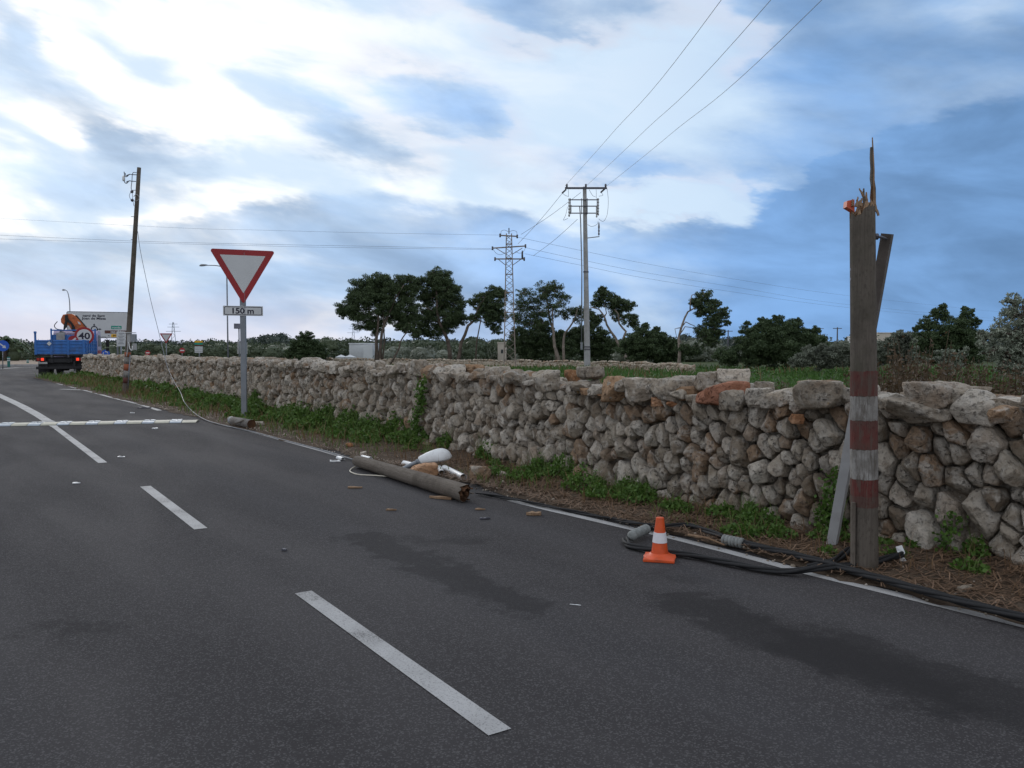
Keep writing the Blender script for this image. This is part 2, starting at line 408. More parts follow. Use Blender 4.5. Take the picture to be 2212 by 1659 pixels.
M['olive'] = leafmat('olive_scrub_leaves', (.07,.085,.06), (.24,.26,.20)); M['far_wood'] = leafmat('far_wood_leaves', (.030,.046,.038), (.055,.075,.055))
M['weed'] = leafmat('weed_leaves', (.040,.095,.016), (.12,.21,.040), .25); M['grass'] = leafmat('grass_blades', (.05,.10,.02), (.15,.21,.055), .25)
M['dry'] = leafmat('dry_stems', (.10,.050,.026), (.24,.15,.075), .1); M['brown_weed'] = leafmat('brown_weed_leaves', (.045,.032,.016), (.12,.075,.04), .15)
M['litter'] = leafmat('pine_litter', (.080,.046,.030), (.24,.15,.09), 0.0); M['crop'] = leafmat('field_plants', (.030,.085,.016), (.085,.165,.032), .25)
# ------------------------------------------------------------------ asphalt, paint, soil
def asphalt_mat():
    m_, t, b = newmat('asphalt')
    pos = t.node('ShaderNodeNewGeometry').outputs['Position']
    s_ = t.vm('DOT_PRODUCT', pos, tuple(U)).node.outputs['Value']; t_ = t.vm('DOT_PRODUCT', pos, tuple(N)).node.outputs['Value']
    fine = t.noise(pos, 210, 3, .7).outputs['Fac']; mid = t.noise(pos, 45, 4, .6).outputs['Fac']
    stv = t.xyz(t.m('MULTIPLY', s_, .22), t_, 0.0)
    big = t.noise(stv, 1.3, 5, .55, .3).outputs['Fac']
    c = t.mix(t.ss(big, .3, .7), (.048,.0445,.0455), (.061,.0565,.0575))
    # wheel tracks polished a little paler
    for tt in (0.1, 2.9, 4.3):
        c = t.mix(t.m('MULTIPLY', t.ss(t.m('ABSOLUTE', t.m('SUBTRACT', t_, tt)), .42, .05), .3), c, (.066,.064,.068))
    vo = t.node('ShaderNodeTexVoronoi'); t.put(vo.inputs['Vector'], pos); vo.inputs['Scale'].default_value = 150
    vsep = t.node('ShaderNodeSeparateColor'); t.l.new(vo.outputs['Color'], vsep.inputs[0])
    c = t.mix(t.m('MULTIPLY', t.ss(vsep.outputs[0], .70, .95), .7), c, (.13,.126,.126))
    c = t.mix(t.m('MULTIPLY', t.ss(fine, .48, .30), .55), c, (.028,.028,.030))
    c = t.mix(t.m('MULTIPLY', t.ss(mid, .55, .75), .25), c, (.035,.035,.038))
    wa = t.noise(pos, 3.6, 9, .72).outputs['Color']; wsp = t.node('ShaderNodeSeparateColor'); t.l.new(wa, wsp.inputs[0])
    sw = t.m('ADD', s_, t.m('MULTIPLY_ADD', wsp.outputs[0], 1.0, -.5)); tw_ = t.m('ADD', t_, t.m('MULTIPLY_ADD', wsp.outputs[1], .9, -.45))
    for (ax, ay), (bx, by), hw, amt in (((775,1160),(1150,1310),.16,.8),((900,1165),(1010,1172),.13,.55),((1490,1300),(2000,1500),.20,.85),((1800,1400),(2330,1560),.27,.85),((1640,1340),(1760,1350),.07,.6),((60,1355),(230,1352),.06,.7),((640,1575),(690,1570),.04,.5),((1400,1235),(1500,1255),.08,.5)):
        s0, t0 = st(G(ax, ay)); s1, t1 = st(G(bx, by))
        L2 = (s1-s0)**2+(t1-t0)**2
        ds = t.m('SUBTRACT', sw, s0); dt = t.m('SUBTRACT', tw_, t0)
        k = t.m('DIVIDE', t.m('ADD', t.m('MULTIPLY', ds, s1-s0), t.m('MULTIPLY', dt, t1-t0)), L2, clamp=True)
        ex = t.m('SUBTRACT', ds, t.m('MULTIPLY', k, s1-s0)); ey = t.m('SUBTRACT', dt, t.m('MULTIPLY', k, t1-t0))
        dd = t.m('SQRT', t.m('ADD', t.m('MULTIPLY', ex, ex), t.m('MULTIPLY', ey, ey)))
        c = t.mix(t.m('MULTIPLY', t.ss(dd, hw+.085, hw-.07), amt*.8), c, (.027,.0255,.0265))
    # a few rusty specks
    c = t.mix(t.m('MULTIPLY', t.ss(t.noise(pos, 9, 5, .7).outputs['Fac'], .72, .80), .5), c, (.14,.10,.075))
    t.put(b.inputs['Base Color'], c); b.inputs['Specular IOR Level'].default_value = .12
    t.put(b.inputs['Roughness'], t.ss(big, .3, .7, .95, .85))
    bn = t.node('ShaderNodeBump'); bn.inputs['Strength'].default_value = .7; bn.inputs['Distance'].default_value = .006
    t.put(bn.inputs['Height'], t.m('ADD', fine, t.m('MULTIPLY', vo.outputs['Distance'], .5))); t.l.new(bn.outputs[0], b.inputs['Normal'])
    return m_
def paint_mat():
    m_, t, b = newmat('road_paint')
    pos = t.node('ShaderNodeNewGeometry').outputs['Position']
    n1 = t.noise(pos, 120, 3, .7).outputs['Fac']; n2 = t.noise(pos, 2.2, 5, .6).outputs['Fac']
    wear = t.m('ADD', t.ss(n1, .52, .66, 0, .65), t.m('MULTIPLY', t.ss(n2, .52, .75), t.ss(n1, .42, .56)), clamp=True)
    c = t.mix(wear, t.mix(t.ss(n2, .3, .7), (.40,.395,.39), (.31,.305,.30)), (.09,.088,.088))
    t.put(b.inputs['Base Color'], c); b.inputs['Roughness'].default_value = .75
    bn = t.node('ShaderNodeBump'); bn.inputs['Strength'].default_value = .5; bn.inputs['Distance'].default_value = .004
    t.put(bn.inputs['Height'], n1); t.l.new(bn.outputs[0], b.inputs['Normal'])
    return m_
def soil_mat(name, c1, c2, c3, scale=3.0, green=None):
    m_, t, b = newmat(name)
    pos = t.node('ShaderNodeNewGeometry').outputs['Position']
    n1 = t.noise(pos, scale, 6, .6).outputs['Fac']; n2 = t.noise(pos, scale*9, 5, .65).outputs['Fac']
    c = t.mix(t.ss(n1, .3, .7), c1, c2); c = t.mix(t.m('MULTIPLY', t.ss(n2, .5, .7), .7), c, c3)
    if green: c = t.mix(t.m('MULTIPLY', t.ss(t.noise(pos, .5, 4).outputs['Fac'], .38, .6), .75), c, green)
    t.put(b.inputs['Base Color'], c); b.inputs['Roughness'].default_value = .95; b.inputs['Specular IOR Level'].default_value = .15
    bn = t.node('ShaderNodeBump'); bn.inputs['Strength'].default_value = .8; bn.inputs['Distance'].default_value = .03
    t.put(bn.inputs['Height'], n2); t.l.new(bn.outputs[0], b.inputs['Normal'])
    return m_
M['asphalt'] = asphalt_mat(); M['paint'] = paint_mat()
M['soil'] = soil_mat('verge_soil', (.078,.056,.041), (.115,.085,.06), (.048,.035,.025), 4)
M['ground'] = soil_mat('field_ground', (.055,.060,.025), (.085,.075,.04), (.04,.045,.02), .6, (.04,.08,.018))
M['sand'] = soil_mat('island_paving', (.34,.27,.21), (.30,.235,.18), (.26,.20,.15), 1.5)
def wood_mat(name, c1, c2, c3, moss=None, wear=0.0):
    m_, t, b = newmat(name)
    co = t.node('ShaderNodeTexCoord').outputs['UV']
    ob = t.node('ShaderNodeTexCoord').outputs['Object']
    st_ = t.vm('MULTIPLY', ob, (95, 95, 4.0)); g = t.noise(st_, 1, 7, .65, .3).outputs['Fac']
    n2 = t.noise(ob, 4.5, 5, .6).outputs['Fac']; cr = t.noise(t.vm('MULTIPLY', ob, (150, 150, 3.2)), 1, 3, .5).outputs['Fac']
    c = t.mix(t.ss(g, .2, .8), c1, c2); c = t.mix(t.m('MULTIPLY', t.ss(n2, .42, .68), .7), c, c3); c = t.mix(t.m('MULTIPLY', t.ss(t.noise(t.vm('MULTIPLY', ob, (60,60,30)), 1, 4, .6).outputs['Fac'], .52, .68), .5), c, tuple(x*.55 for x in c1))
    c = t.mix(t.m('MULTIPLY', t.ss(cr, .38, .32), .45), c, tuple(x*.4 for x in c1))
    if moss: c = t.mix(t.m('MULTIPLY', t.ss(t.noise(ob, 2.6, 5).outputs['Fac'], .5, .68), .5), c, moss)
    if wear: c = t.mix(t.m('MULTIPLY', t.ss(t.noise(t.vm('MULTIPLY', ob, (34,34,5)), 1, 6, .7).outputs['Fac'], .50, .60), wear), c, (.105,.088,.072))
    t.put(b.inputs['Base Color'], c); b.inputs['Roughness'].default_value = .9; b.inputs['Specular IOR Level'].default_value = .2
    bn = t.node('ShaderNodeBump'); bn.inputs['Strength'].default_value = .7; bn.inputs['Distance'].default_value = .008
    t.put(bn.inputs['Height'], t.m('ADD', g, t.m('MULTIPLY', cr, .8))); t.l.new(bn.outputs[0], b.inputs['Normal'])
    return m_
M['pole_wood'] = wood_mat('weathered_pole_wood', (.098,.082,.068), (.150,.130,.108), (.070,.060,.048), (.075,.072,.05))
M['pole_red'] = wood_mat('faded_red_paint', (.115,.030,.026), (.150,.050,.042), (.085,.058,.048), (.10,.08,.065), .6); M['pole_red_faint'] = wood_mat('nearly_gone_red_paint', (.115,.040,.034), (.125,.075,.062), (.075,.058,.047), (.085,.078,.06), .9); M['pole_white'] = wood_mat('faded_white_paint', (.20,.185,.17), (.40,.39,.37), (.12,.105,.09), (.14,.12,.10), .7)
M['pole_orange'] = wood_mat('faded_orange_paint', (.30,.085,.04), (.36,.13,.075), (.26,.12,.08)); M['raw_wood'] = wood_mat('raw_broken_wood', (.24,.15,.09), (.36,.25,.16), (.15,.085,.05))
M['dark_wood'] = wood_mat('rotten_core_wood', (.075,.038,.022), (.15,.075,.035), (.04,.022,.014)); M['log_wood'] = wood_mat('grey_log_wood', (.12,.098,.08), (.19,.165,.138), (.085,.07,.056))

# ------------------------------------------------------------------ ground, road
bm_ = MB(); bm_.add([(-1500,-300,-.03),(1500,-300,-.03),(1500,2500,-.03),(-1500,2500,-.03)], [(0,1,2,3)])
tag(bm_.build('ground', M['ground']), kind='structure')
road_poly = [ST(-30,-6.5),ST(-30,5.3),ST(-10,5.3),ST(46,5.3),ST(51.5,6.6),ST(56,12),ST(66,26),ST(82,26),ST(150,20),ST(150,-60),ST(70,-60),ST(58,-18),ST(40,-6.5)]
# a finely cut sheet is not needed: one flat n-gon
rm = MB(); rm.add(np.array(road_poly), [tuple(range(len(road_poly)-1,-1,-1))[::-1]])
road = tag(rm.build('road', M['asphalt']), kind='structure'); road['label'] = 'grey asphalt road with dark stains'
def strip(name, pts, wd, z=.004, mat=None, parent=road, ends=None):
    """painted line along ground points (pixels already turned to ground)"""
    pts = [np.asarray(p, float) for p in pts]; V = []; F = []
    for i, p in enumerate(pts):
        d = unit(pts[min(i+1,len(pts)-1)]-pts[max(i-1,0)]); x = np.array([d[1],-d[0],0])
        q = p.copy(); q[2] = z; V += [q-x*wd/2, q+x*wd/2]
    for i in range(len(pts)-1): F.append((2*i, 2*i+1, 2*i+3, 2*i+2))
    return mesh(name, V, F, mat or M['paint'], parent)
def dense(a, b, n): return [np.asarray(a)*(1-i/n)+np.asarray(b)*i/n for i in range(n+1)]
for (a, b) in (((1080,1583),(655,1280)), ((434,1143),(314,1051)), ((222,1000),(118,922))):
    strip('centre_dash', dense(G(*a), G(*b), 6), .11)
strip('centre_line', [G(118,922),G(80,898),G(40,876),G(0,857),G(-60,834)], .13, .0042)
strip('centre_line', [G(127,918),G(104,908),G(80,893),G(55,879),G(28,866),G(0,853),G(-40,836)], .13, .0065)
strip('edge_line', [ST(-14,4.96),ST(-5,4.95),G(2212,1352),G(1950,1288),G(1740,1237),G(1560,1189),G(1460,1164),G(1340,1137),G(1180,1100),G(1102,1081)], .10)
strip('edge_line', [G(1066,1073),G(1040,1067)], .07)
strip('edge_line', [G(748,990),G(700,976),G(620,954),G(540,932),G(480,918)], .07)
strip('edge_line', [G(345,887),G(300,873),G(250,861),G(190,845),G(150,835),G(122,828)], .12)
strip('edge_line', [G(132,841),G(190,843)], .22, .0065)
strip('edge_line', [G(100,801),G(88,804)], .25)
for k in range(6): strip('centre_dash', dense(ST(-2.2-4.6*k,1.93), ST(-4.6-4.6*k,1.93), 2), .11)
strip('edge_line', [ST(-14,-1.25),ST(40,-1.25)], .10)
strip('edge_line', [G(-120,800),G(0,797),G(40,794),G(78,793)], .35)
# roundabout island with kerb
isl_c = np.array([-58.0, 98.0]); ring = [(isl_c[0]+26*math.cos(a), isl_c[1]+22*math.sin(a)) for a in np.linspace(0, 2*math.pi, 72, endpoint=False)]
im = MB(); im.prism(ring, (0,0,0), np.array([1.,0,0]), np.array([0,1.,0]), Z, -.05, .13)
tag(im.build('roundabout_island', M['sand']), kind='structure')
km = MB(); n_ = len(ring)
for i in range(0, n_):
    a = np.array([*ring[i], 0]); b = np.array([*ring[(i+1)%n_], 0]); c0 = np.array([*isl_c, 0])
    a2 = a+(a-c0)*.008; b2 = b+(b-c0)*.008
    km.add([a, b, b2, a2, a+Z*.15, b+Z*.15, b2+Z*.15, a2+Z*.15], [(4,7,6,5),(0,4,5,1),(2,6,7,3),(0,3,7,4),(1,5,6,2),(0,1,2,3)])
tag(km.build('kerb', M['concrete']), kind='structure')

# ------------------------------------------------------------------ the near dry stone wall
def tw(s): return np.interp(s, [-6,2.6,4.2,6.6,11.9,16,20.5,51,54], [6.25,6.12,5.92,5.98,6.42,6.55,6.62,7.3,7.4])
def Hs(s):
    s = np.asarray(s, float)
    return np.interp(s, [-6,2,3.2,5,6.5,8,10,20,40,51,52.2], [1.10,1.14,1.14,1.15,1.13,1.16,1.20,1.22,1.18,1.16,.75]) + .03*np.sin(s*2.3)+.025*np.sin(s*5.1+1)+.02*np.sin(s*9.7+2)
def gauge(D, Nn, d, p):
    q = np.maximum(0, D @ Nn.T)/d
    return np.power(np.sum(np.power(q, p), axis=1), 1.0/p)
def rock_verts(D, Nn, d, p, amp, seed):
    hi = 1.0 if len(D) > 600 else .5
    r = 1.0/gauge(D, Nn, d, p); V = D*r[:,None]; sz = float(np.mean(r))
    o = np.array([seed*1.37, seed*2.11, seed*.73]) % 200
    nz = vnoise(D*1.6+o)*.55 + vnoise(D*3.2+o)*.36 + (-np.abs(vnoise(D*6.0+o))*.26+.06+vnoise(D*14+o)*.16)*hi
    return V*(1+amp*nz)[:,None]
def poly_clip(poly, n, d):
    out = []; L = len(poly)
    for i in range(L):
        a, b = poly[i], poly[(i+1)%L]; da = np.dot(n, a)-d; db = np.dot(n, b)-d
        if da <= 0: out.append(a)
        if da*db < 0: out.append(a+(b-a)*(da/(da-db)))
    return out
def pack(s0, s1, size_fn, H, z0=-.06):
    """irregular stone cells on the wall face: dart throwing, then clipped bisector cells in a sheared metric"""
    ang = R(-28); A = np.array([[math.cos(ang), math.sin(ang)],[-math.sin(ang), math.cos(ang)]]); A = np.diag([1.30, .80]) @ A
    Ai = np.linalg.inv(A); pts = []; rad = []; grid = {}
    area = (s1-s0)*1.25; tries = int(area*420); cs = .35
    S = s0+(s1-s0)*rng.random(tries); Zz = rng.random(tries)
    for s, z in zip(S, Zz):
        h = float(H(s)); z = z0+(h-z0)*z; r = size_fn(s, z)
        q = A @ np.array([s, z]); k = (int(q[0]//cs), int(q[1]//cs)); ok = True
        for i in (-1,0,1):
            for j in (-1,0,1):
                for m_ in grid.get((k[0]+i, k[1]+j), ()):
                    if (pts[m_][0]-q[0])**2+(pts[m_][1]-q[1])**2 < ((r+rad[m_])*.86)**2: ok = False; break
                if not ok: break
            if not ok: break
        if ok:
            grid.setdefault(k, []).append(len(pts)); pts.append(q); rad.append(r)
    cells = []
    for i, q in enumerate(pts):
        k = (int(q[0]//cs), int(q[1]//cs)); poly = [q+np.array(v)*.42 for v in ((-1,-1),(1,-1),(1,1),(-1,1))]
        for a in range(-2,3):
            for b in range(-2,3):
                for m_ in grid.get((k[0]+a, k[1]+b), ()):
                    if m_ == i: continue
                    dv = pts[m_]-q; L = np.linalg.norm(dv); nn = dv/L
                    wgt = .5+.28*(rad[i]-rad[m_])/(rad[i]+rad[m_])
                    poly = poly_clip(poly, nn, np.dot(nn, q)+L*wgt)
                    if len(poly) < 3: break
        if len(poly) < 3: continue
        poly = [Ai @ v for v in poly]; c = Ai @ q; h = float(H(c[0]))
        for n, d in ((np.array([0,-1.]), -z0), (np.array([0,1.]), h), (np.array([1.,0]), s1), (np.array([-1.,0]), -s0)):
            poly = poly_clip(poly, n, d)
            if len(poly) < 3: break
        if len(poly) < 3: continue
        cells.append(np.array(poly))
    return cells
def cell_stone(cell, lvl, tfun, seed, gap=None):
    c = cell.mean(axis=0); n = len(cell); NN = []; dd = []; gap = random.Random(seed+77).uniform(.78,.98)
    for i in range(n):
        a, b = cell[i], cell[(i+1)%n]; e = b-a; L = np.hypot(*e)
        if L < .012: continue
        nn = np.array([e[1], -e[0]])/L; d = np.dot(nn, a-c)
        if d < 0: nn, d = -nn, -d
        tl_ = random.Random(seed*3+i).uniform(.05,.42); NN.append(tuple(unit((nn[0], nn[1], tl_)))); dd.append(max(.025, d*gap)*1.04); NN.append((nn[0], nn[1], 0)); dd.append(max(.025, d*gap))
    r = random.Random(seed); size = np.mean(dd); dep = min(.24, max(.11, size*r.uniform(1.1,1.6)))
    NN += [tuple(unit((r.uniform(-.35,.35), r.uniform(-.25,.4), 1))),(0,0,-1)]; dd += [min(dep, size*1.15)*r.uniform(.65,.95), dep*1.1]
    for _ in range(4):
        v = unit((r.uniform(-1,1), r.uniform(-.8,1), r.uniform(.45,1.4))); NN.append(tuple(v)); dd.append(size*r.uniform(.66,1.05))
    D, F = ICO[lvl]; V = rock_verts(D, np.array(NN), np.array(dd), r.uniform(20,42), .15, seed)
    s, z = c; t = tfun(s)+.10*max(0,z)/1.2+.06+r.uniform(-.06,.07)
    o = ST(s, t, z)
    return o, o+np.outer(V[:,0], U)+np.outer(V[:,1], Z)-np.outer(V[:,2], N), F, size
def boulder(o, rx, ry, rz, lvl, seed, yaw=None, amp=.16, p=26):
    r = random.Random(seed); k = 8; nn = [unit((r.gauss(0,1), r.gauss(0,1), r.gauss(0,1))) for _ in range(k)]
    nn += [(0,0,-1),(0,0,1),(1,0,0),(-1,0,0),(0,1,0),(0,-1,0)]; dd = [r.uniform(.66,.95) for _ in range(k)]+[.92]*6
    D, F = ICO[lvl]; V = rock_verts(D, np.array(nn), np.array(dd), p, amp, seed)*np.array([rx,ry,rz])
    a = r.uniform(0,6.28) if yaw is None else yaw
    return V @ rotz(a).T + np.asarray(o), F
S0, S1 = -5.5, 52.0
wall_o = ST(20, 6.7, 0)
wall = thing('dry_stone_wall', 'long dry stone wall of rough grey limestone along the roadside', 'stone wall', wall_o)
def sizef(s, z):
    r = rng.random(); base = .040+.062*r+.055*(rng.random() < .24)
    if z < .3: base *= 1.15
    if z > .93: base *= 1.12
    return base
cells = pack(S0, S1, sizef, Hs)
stones = []
YAW = math.atan2(U[1], U[0])
for i, ce in enumerate(cells):
    c = ce.mean(axis=0); o = ST(c[0], tw(c[0]), c[1]); dep = np.linalg.norm(o-E0)
    px = CX+FPX*o[0]/max(.1, o[1]); vis = o[1] > 1 and -60 < px < 2290
    e = np.ptp(ce, axis=0)
    stones.append(dict(k='c', cell=ce, d=dep, vis=vis, a=(e[0]*e[1])/dep**2, i=i))
# cap: rows of bigger boulders over the wall head
i = 5000; s = S0
while s < 51.6:
    big = random.random(); r0 = .055+.10*big**2.2
    h = float(Hs(s))
    for row, toff in enumerate((.08,.26,.45,.62)):
        r1 = r0*random.uniform(.7,1.25)
        o = ST(s+random.uniform(-.08,.08), tw(s)+toff+random.uniform(-.04,.04), h+r1*random.uniform(.1,.75)-.05-.015*row)
        dep = np.linalg.norm(o-E0); px = CX+FPX*o[0]/max(.1, o[1]); vis = o[1] > 1 and -60 < px < 2290
        stones.append(dict(k='b', o=o, r=(r1*random.uniform(.85,1.3), r1*random.uniform(.8,1.1), r1*random.uniform(.6,1.0)), yaw=YAW+random.uniform(-.6,.6), d=dep, vis=vis, a=(2.2*r1)**2*(.7 if row == 0 else .3)/dep**2, i=i)); i += 1
    s += r0*1.8
# the named loose boulders on the wall head (pixel, size in px, material)
LOOSE = [((1530,822),(62,36),'stone',.30),((1585,819),(62,40),'rock_pale',.42),((1560,852),(92,52),'rock_red',.12),((1336,840),(66,50),'rock_brown',.12),((1390,842),(92,48),'rock_pale',.12),
         ((1480,848),(70,30),'rock_brown',.14),((1780,852),(110,54),'stone',.2),((2056,850),(88,54),'stone',.34),((1275,806),(56,30),'stone',.22),((1237,812),(34,24),'rock_brown',.24),
         ((1640,856),(60,34),'stone',.12),((1690,860),(66,40),'rock_pale',.12),((1025,800),(40,24),'rock_brown',.26),((985,798),(44,16),'rock_pale',.2),((1990,888),(150,50),'stone',.1),
         ((2165,895),(60,36),'rock_pale',.08),((720,796),(22,16),'rock_orange',.2),((905,800),(44,16),'rock_pale',.18),((1720,905),(30,20),'rock_orange',.03),((1425,868),(34,18),'rock_orange',.06),((1455,872),(30,16),'rock_orange',.06),((1300,850),(34,16),'rock_orange',.08),((1270,846),(30,14),'rock_brown',.08),((1930,862),(60,28),'stone',.2),((2115,880),(60,34),'stone',.16)]
def on_plane(px, py, tofs):
    # where the pixel ray crosses the wall head, tofs metres behind the face
    d = ray(px, py); k = 6.3/np.dot(d, N)
    for _ in range(6):
        p = E0+d*k; k = (float(tw(st(p)[0]))+tofs)/np.dot(d, N)
    return E0+d*k
for j, ((px, py), (wx, wy), mt, tofs) in enumerate(LOOSE):
    o = on_plane(px, py, tofs); dep = o[1]
    stones.append(dict(k='b', o=o, r=(wx/FPX*dep*.56, wx/FPX*dep*.40, wy/FPX*dep*.58), yaw=random.uniform(-.25,.25), d=dep, vis=True, a=9, i=9000+j, mat=mt))
stones.sort(key=lambda q: -(q['a'] if q['vis'] else q['a']*1e-4))
rest = []
for n, q in enumerate(stones):
    lvl = 4 if n < 120 else 3 if n < 560 else (2 if q['d'] < 26 else 1)
    if not q['vis']: lvl = 2
    if q['k'] == 'c': o, V, F, _ = cell_stone(q['cell'], lvl, tw, q['i'])
    else: o = q['o']; V, F = boulder(o, *q['r'], lvl, q['i'], q['yaw'])
    if n < 296: mesh('stone', V, F, M[q.get('mat', 'stone')], wall, True, org=o)
    else: rest.append((V, F))
V, F = joinVF(rest); tag(mesh('small_stones', V, F, M['stone'], wall, False), kind='stuff')
# rubble core behind the faces
cm = MB(); V = []; F = []
ss_ = np.arange(S0, 52.01, .5)
for s in ss_:
    h = float(Hs(s))-.10; a = float(tw(s)); V += [ST(s,a+.20,-.1), ST(s,a+.27,h), ST(s,a+.62,h), ST(s,a+.68,-.1)]
for k in range(len(ss_)-1):
    for q in range(3): F.append((4*k+q, 4*k+q+1, 4*k+q+5, 4*k+q+4))
F += [(0,1,2,3), tuple(4*(len(ss_)-1)+q for q in (3,2,1,0))]
cm.add(V, F); cm.build('rubble_core', M['stone'], wall)
# roof-tile like slab lying on the wall at the right
sl = MB(); pts = [(x, .030*abs(math.sin(x*11))) for x in np.linspace(0, .62, 26)]; poly = pts+[(x, y+.05) for x, y in pts[::-1]]
o_ = on_plane(2118, 884, .02); sl.prism(poly, o_, unit(np.array([.97,.1,-.02])), Z, np.array([0,1.,0]), 0, .35)
shade_auto(sl.build('fluted_slab', M['rock_pale'], wall))

# ------------------------------------------------------------------ low field wall far behind
FW = [(-95,140),(-41.4,105),(-17.4,87),(-.25,74),(8.5,63),(11.2,51)]
fx = []; acc = 0
for (x0, y0), (x1, y1) in zip(FW[:-1], FW[1:]):
    L = math.hypot(x1-x0, y1-y0); n = int(L/.26)
    for k in range(n): fx.append((x0+(x1-x0)*k/n, y0+(y1-y0)*k/n, math.atan2(y1-y0, x1-x0)))
fwall = thing('field_wall', 'low pale stone field wall running behind the green field', 'stone wall', (0,74,0))
parts = []; core = MB()
for j, (x, y, a) in enumerate(fx):
    hh = .55+.05*math.sin(j*.31)
    for z in (.10,.28,.42,hh):
        parts.append(boulder((x+random.uniform(-.1,.1), y+random.uniform(-.06,.06), z), random.uniform(.13,.2), .16, random.uniform(.10,.15), 0, j*7+int(z*10), a, .3))
for (x0, y0), (x1, y1) in zip(FW[:-1], FW[1:]): core.bar((x0,y0,.22), (x1,y1,.22), .2, .44)
V, F = joinVF(parts); tag(mesh('field_stones', V, F, M['stone_far'], fwall, False), kind='stuff'); core.build('rubble_core', M['stone_far'], fwall)
# ------------------------------------------------------------------ verge: soil, litter, weeds
V = []; F = []; ns = 900; nt = 8
sv = np.linspace(-12, 53, ns)
for s in sv:
    a = 5.06+.05*math.sin(s*1.7)+.03*math.sin(s*4.9+.6)+.02*math.sin(s*11.3)+.035*vnoise(np.array([[s*6.1,.3,.7]]))[0]+.03*vnoise(np.array([[s*17.,5.3,.2]]))[0]; b = float(tw(s))+.35
    for k in range(nt):
        f = k/(nt-1); t = a+(b-a)*f
        V.append(ST(s, t, .006+(.03 if k else 0)+.07*f*f))
V = np.array(V); nzv = vnoise(V*np.array([3.1,3.1,1])+11)*.025+vnoise(V*np.array([9,9,1]))*.012
edge_k = np.tile(np.arange(nt) > 0, ns); V[:,2] += np.where(edge_k, nzv, 0)
V[:,2] = np.maximum(V[:,2], .0055)
F = [(i*nt+k, i*nt+k+1, (i+1)*nt+k+1, (i+1)*nt+k) for i in range(ns-1) for k in range(nt-1)]
tag(mesh('verge', V, F, M['soil'], None, True), kind='structure')
def zv(s, t):
    f = np.clip((t-5.06)/(tw(s)+.35-5.06), 0, 1); return .03+.07*f*f
# dry needles, twigs on the verge
n = 15000; s = -4+14*rng.random(n)**1.2; s[12000:] = 6+22*rng.random(3000); f = rng.random(n); t = 5.04+(tw(s)-4.98)*f
q = np.stack([*(U[:2,None]*s+N[:2,None]*t), zv(s, t)+.012+.022*rng.random(n)], 1)
d = rand_dirs(n); d[:,2] *= .22; L = (.05+.09*rng.random(n))[:,None]; x = np.cross(d, Z); x /= np.linalg.norm(x, axis=1, keepdims=True)
Vl = np.empty((n,4,3)); Vl[:,0] = q-d*L-x*.004; Vl[:,1] = q-d*L+x*.004; Vl[:,2] = q+d*L+x*.003; Vl[:,3] = q+d*L-x*.003; Vl[:,:,2] = np.maximum(Vl[:,:,2], .012)
tag(mesh('pine_litter', Vl.reshape(-1,3), np.arange(4*n).reshape(n,4), M['litter']), 'brown dry needles and straw littering the verge below the wall', 'plant litter', kind='stuff')
# small gravel along the broken asphalt edge
gp = []
for k in range(900):
    s = random.uniform(-3, 16)**1.0; t = 5.0+abs(random.gauss(0, .16))+(.5*random.random() if random.random() < .3 else 0)
    if t > tw(s): continue
    rr_ = random.uniform(.005,.014)*(2 if random.random() < .06 else 1); gp.append(boulder(ST(s, t, (.008 if t < 5.08 else float(zv(s, t))+.01)), rr_, rr_*.8, rr_*.7, 0, k))
V, F = joinVF(gp); tag(mesh('verge_gravel', V, F, M['stone']), 'small stone crumbs along the edge of the asphalt', 'gravel', kind='stuff')
# green weeds along the foot of the wall: clumps
CL = []
def clump(s, t, rad, ht, dens=1.0): CL.append((s, t, rad, ht, dens))
for (px, py, r, h) in ((680,915,.30,.42),(700,925,.35,.4),(840,945,.5,.35),(790,962,.35,.22),(880,965,.5,.25),(920,965,.4,.3),(945,950,.3,.5),(1030,975,.2,.35),(1090,1000,.25,.3),(1075,1035,.3,.22),(1130,1045,.38,.25),(1165,1035,.3,.35),
                       (1215,1045,.4,.45),(1260,1070,.45,.4),(1300,1085,.4,.25),(1370,1095,.4,.3),(1400,1085,.3,.22),(1355,1080,.3,.3),(1460,1115,.3,.2),(1640,1150,.35,.28),(1600,1165,.3,.16),(1675,1170,.3,.16),(1790,1170,.2,.5),(1800,1100,.14,.3),
                       (1790,1210,.14,.12),(1905,1195,.18,.1),(1970,1205,.12,.1),(2055,1180,.12,.22),(2135,1215,.16,.25),(2060,1120,.1,.2),(750,950,.5,.2),(610,915,.35,.3),(560,893,.4,.6),(545,900,.3,.5)):
    p = G(px, py); s, t = st(p); k_ = .62 if s < 9 else .9; clump(s, min(t, float(tw(s))+.02), r*k_, h*(.7 if s < 9 else .9), .75 if s < 9 else 1)
for s in np.arange(13, 52, .34):
    for _ in range(2):
        t = 5.48+(float(tw(s))-5.45)*random.random()**.6; near = (float(tw(s))-t) < .5
        clump(s+random.uniform(-.3,.3), t, random.uniform(.18,.42), random.uniform(.08,.20)+(random.uniform(.05,.28) if near else 0))
for s in np.arange(-5, 13, .55):
    t = float(tw(s))-.05-random.random()**2*.5
    if random.random() < .75: clump(s, t, random.uniform(.08,.2), random.uniform(.05,.14), .7)
pw = []; pb = []
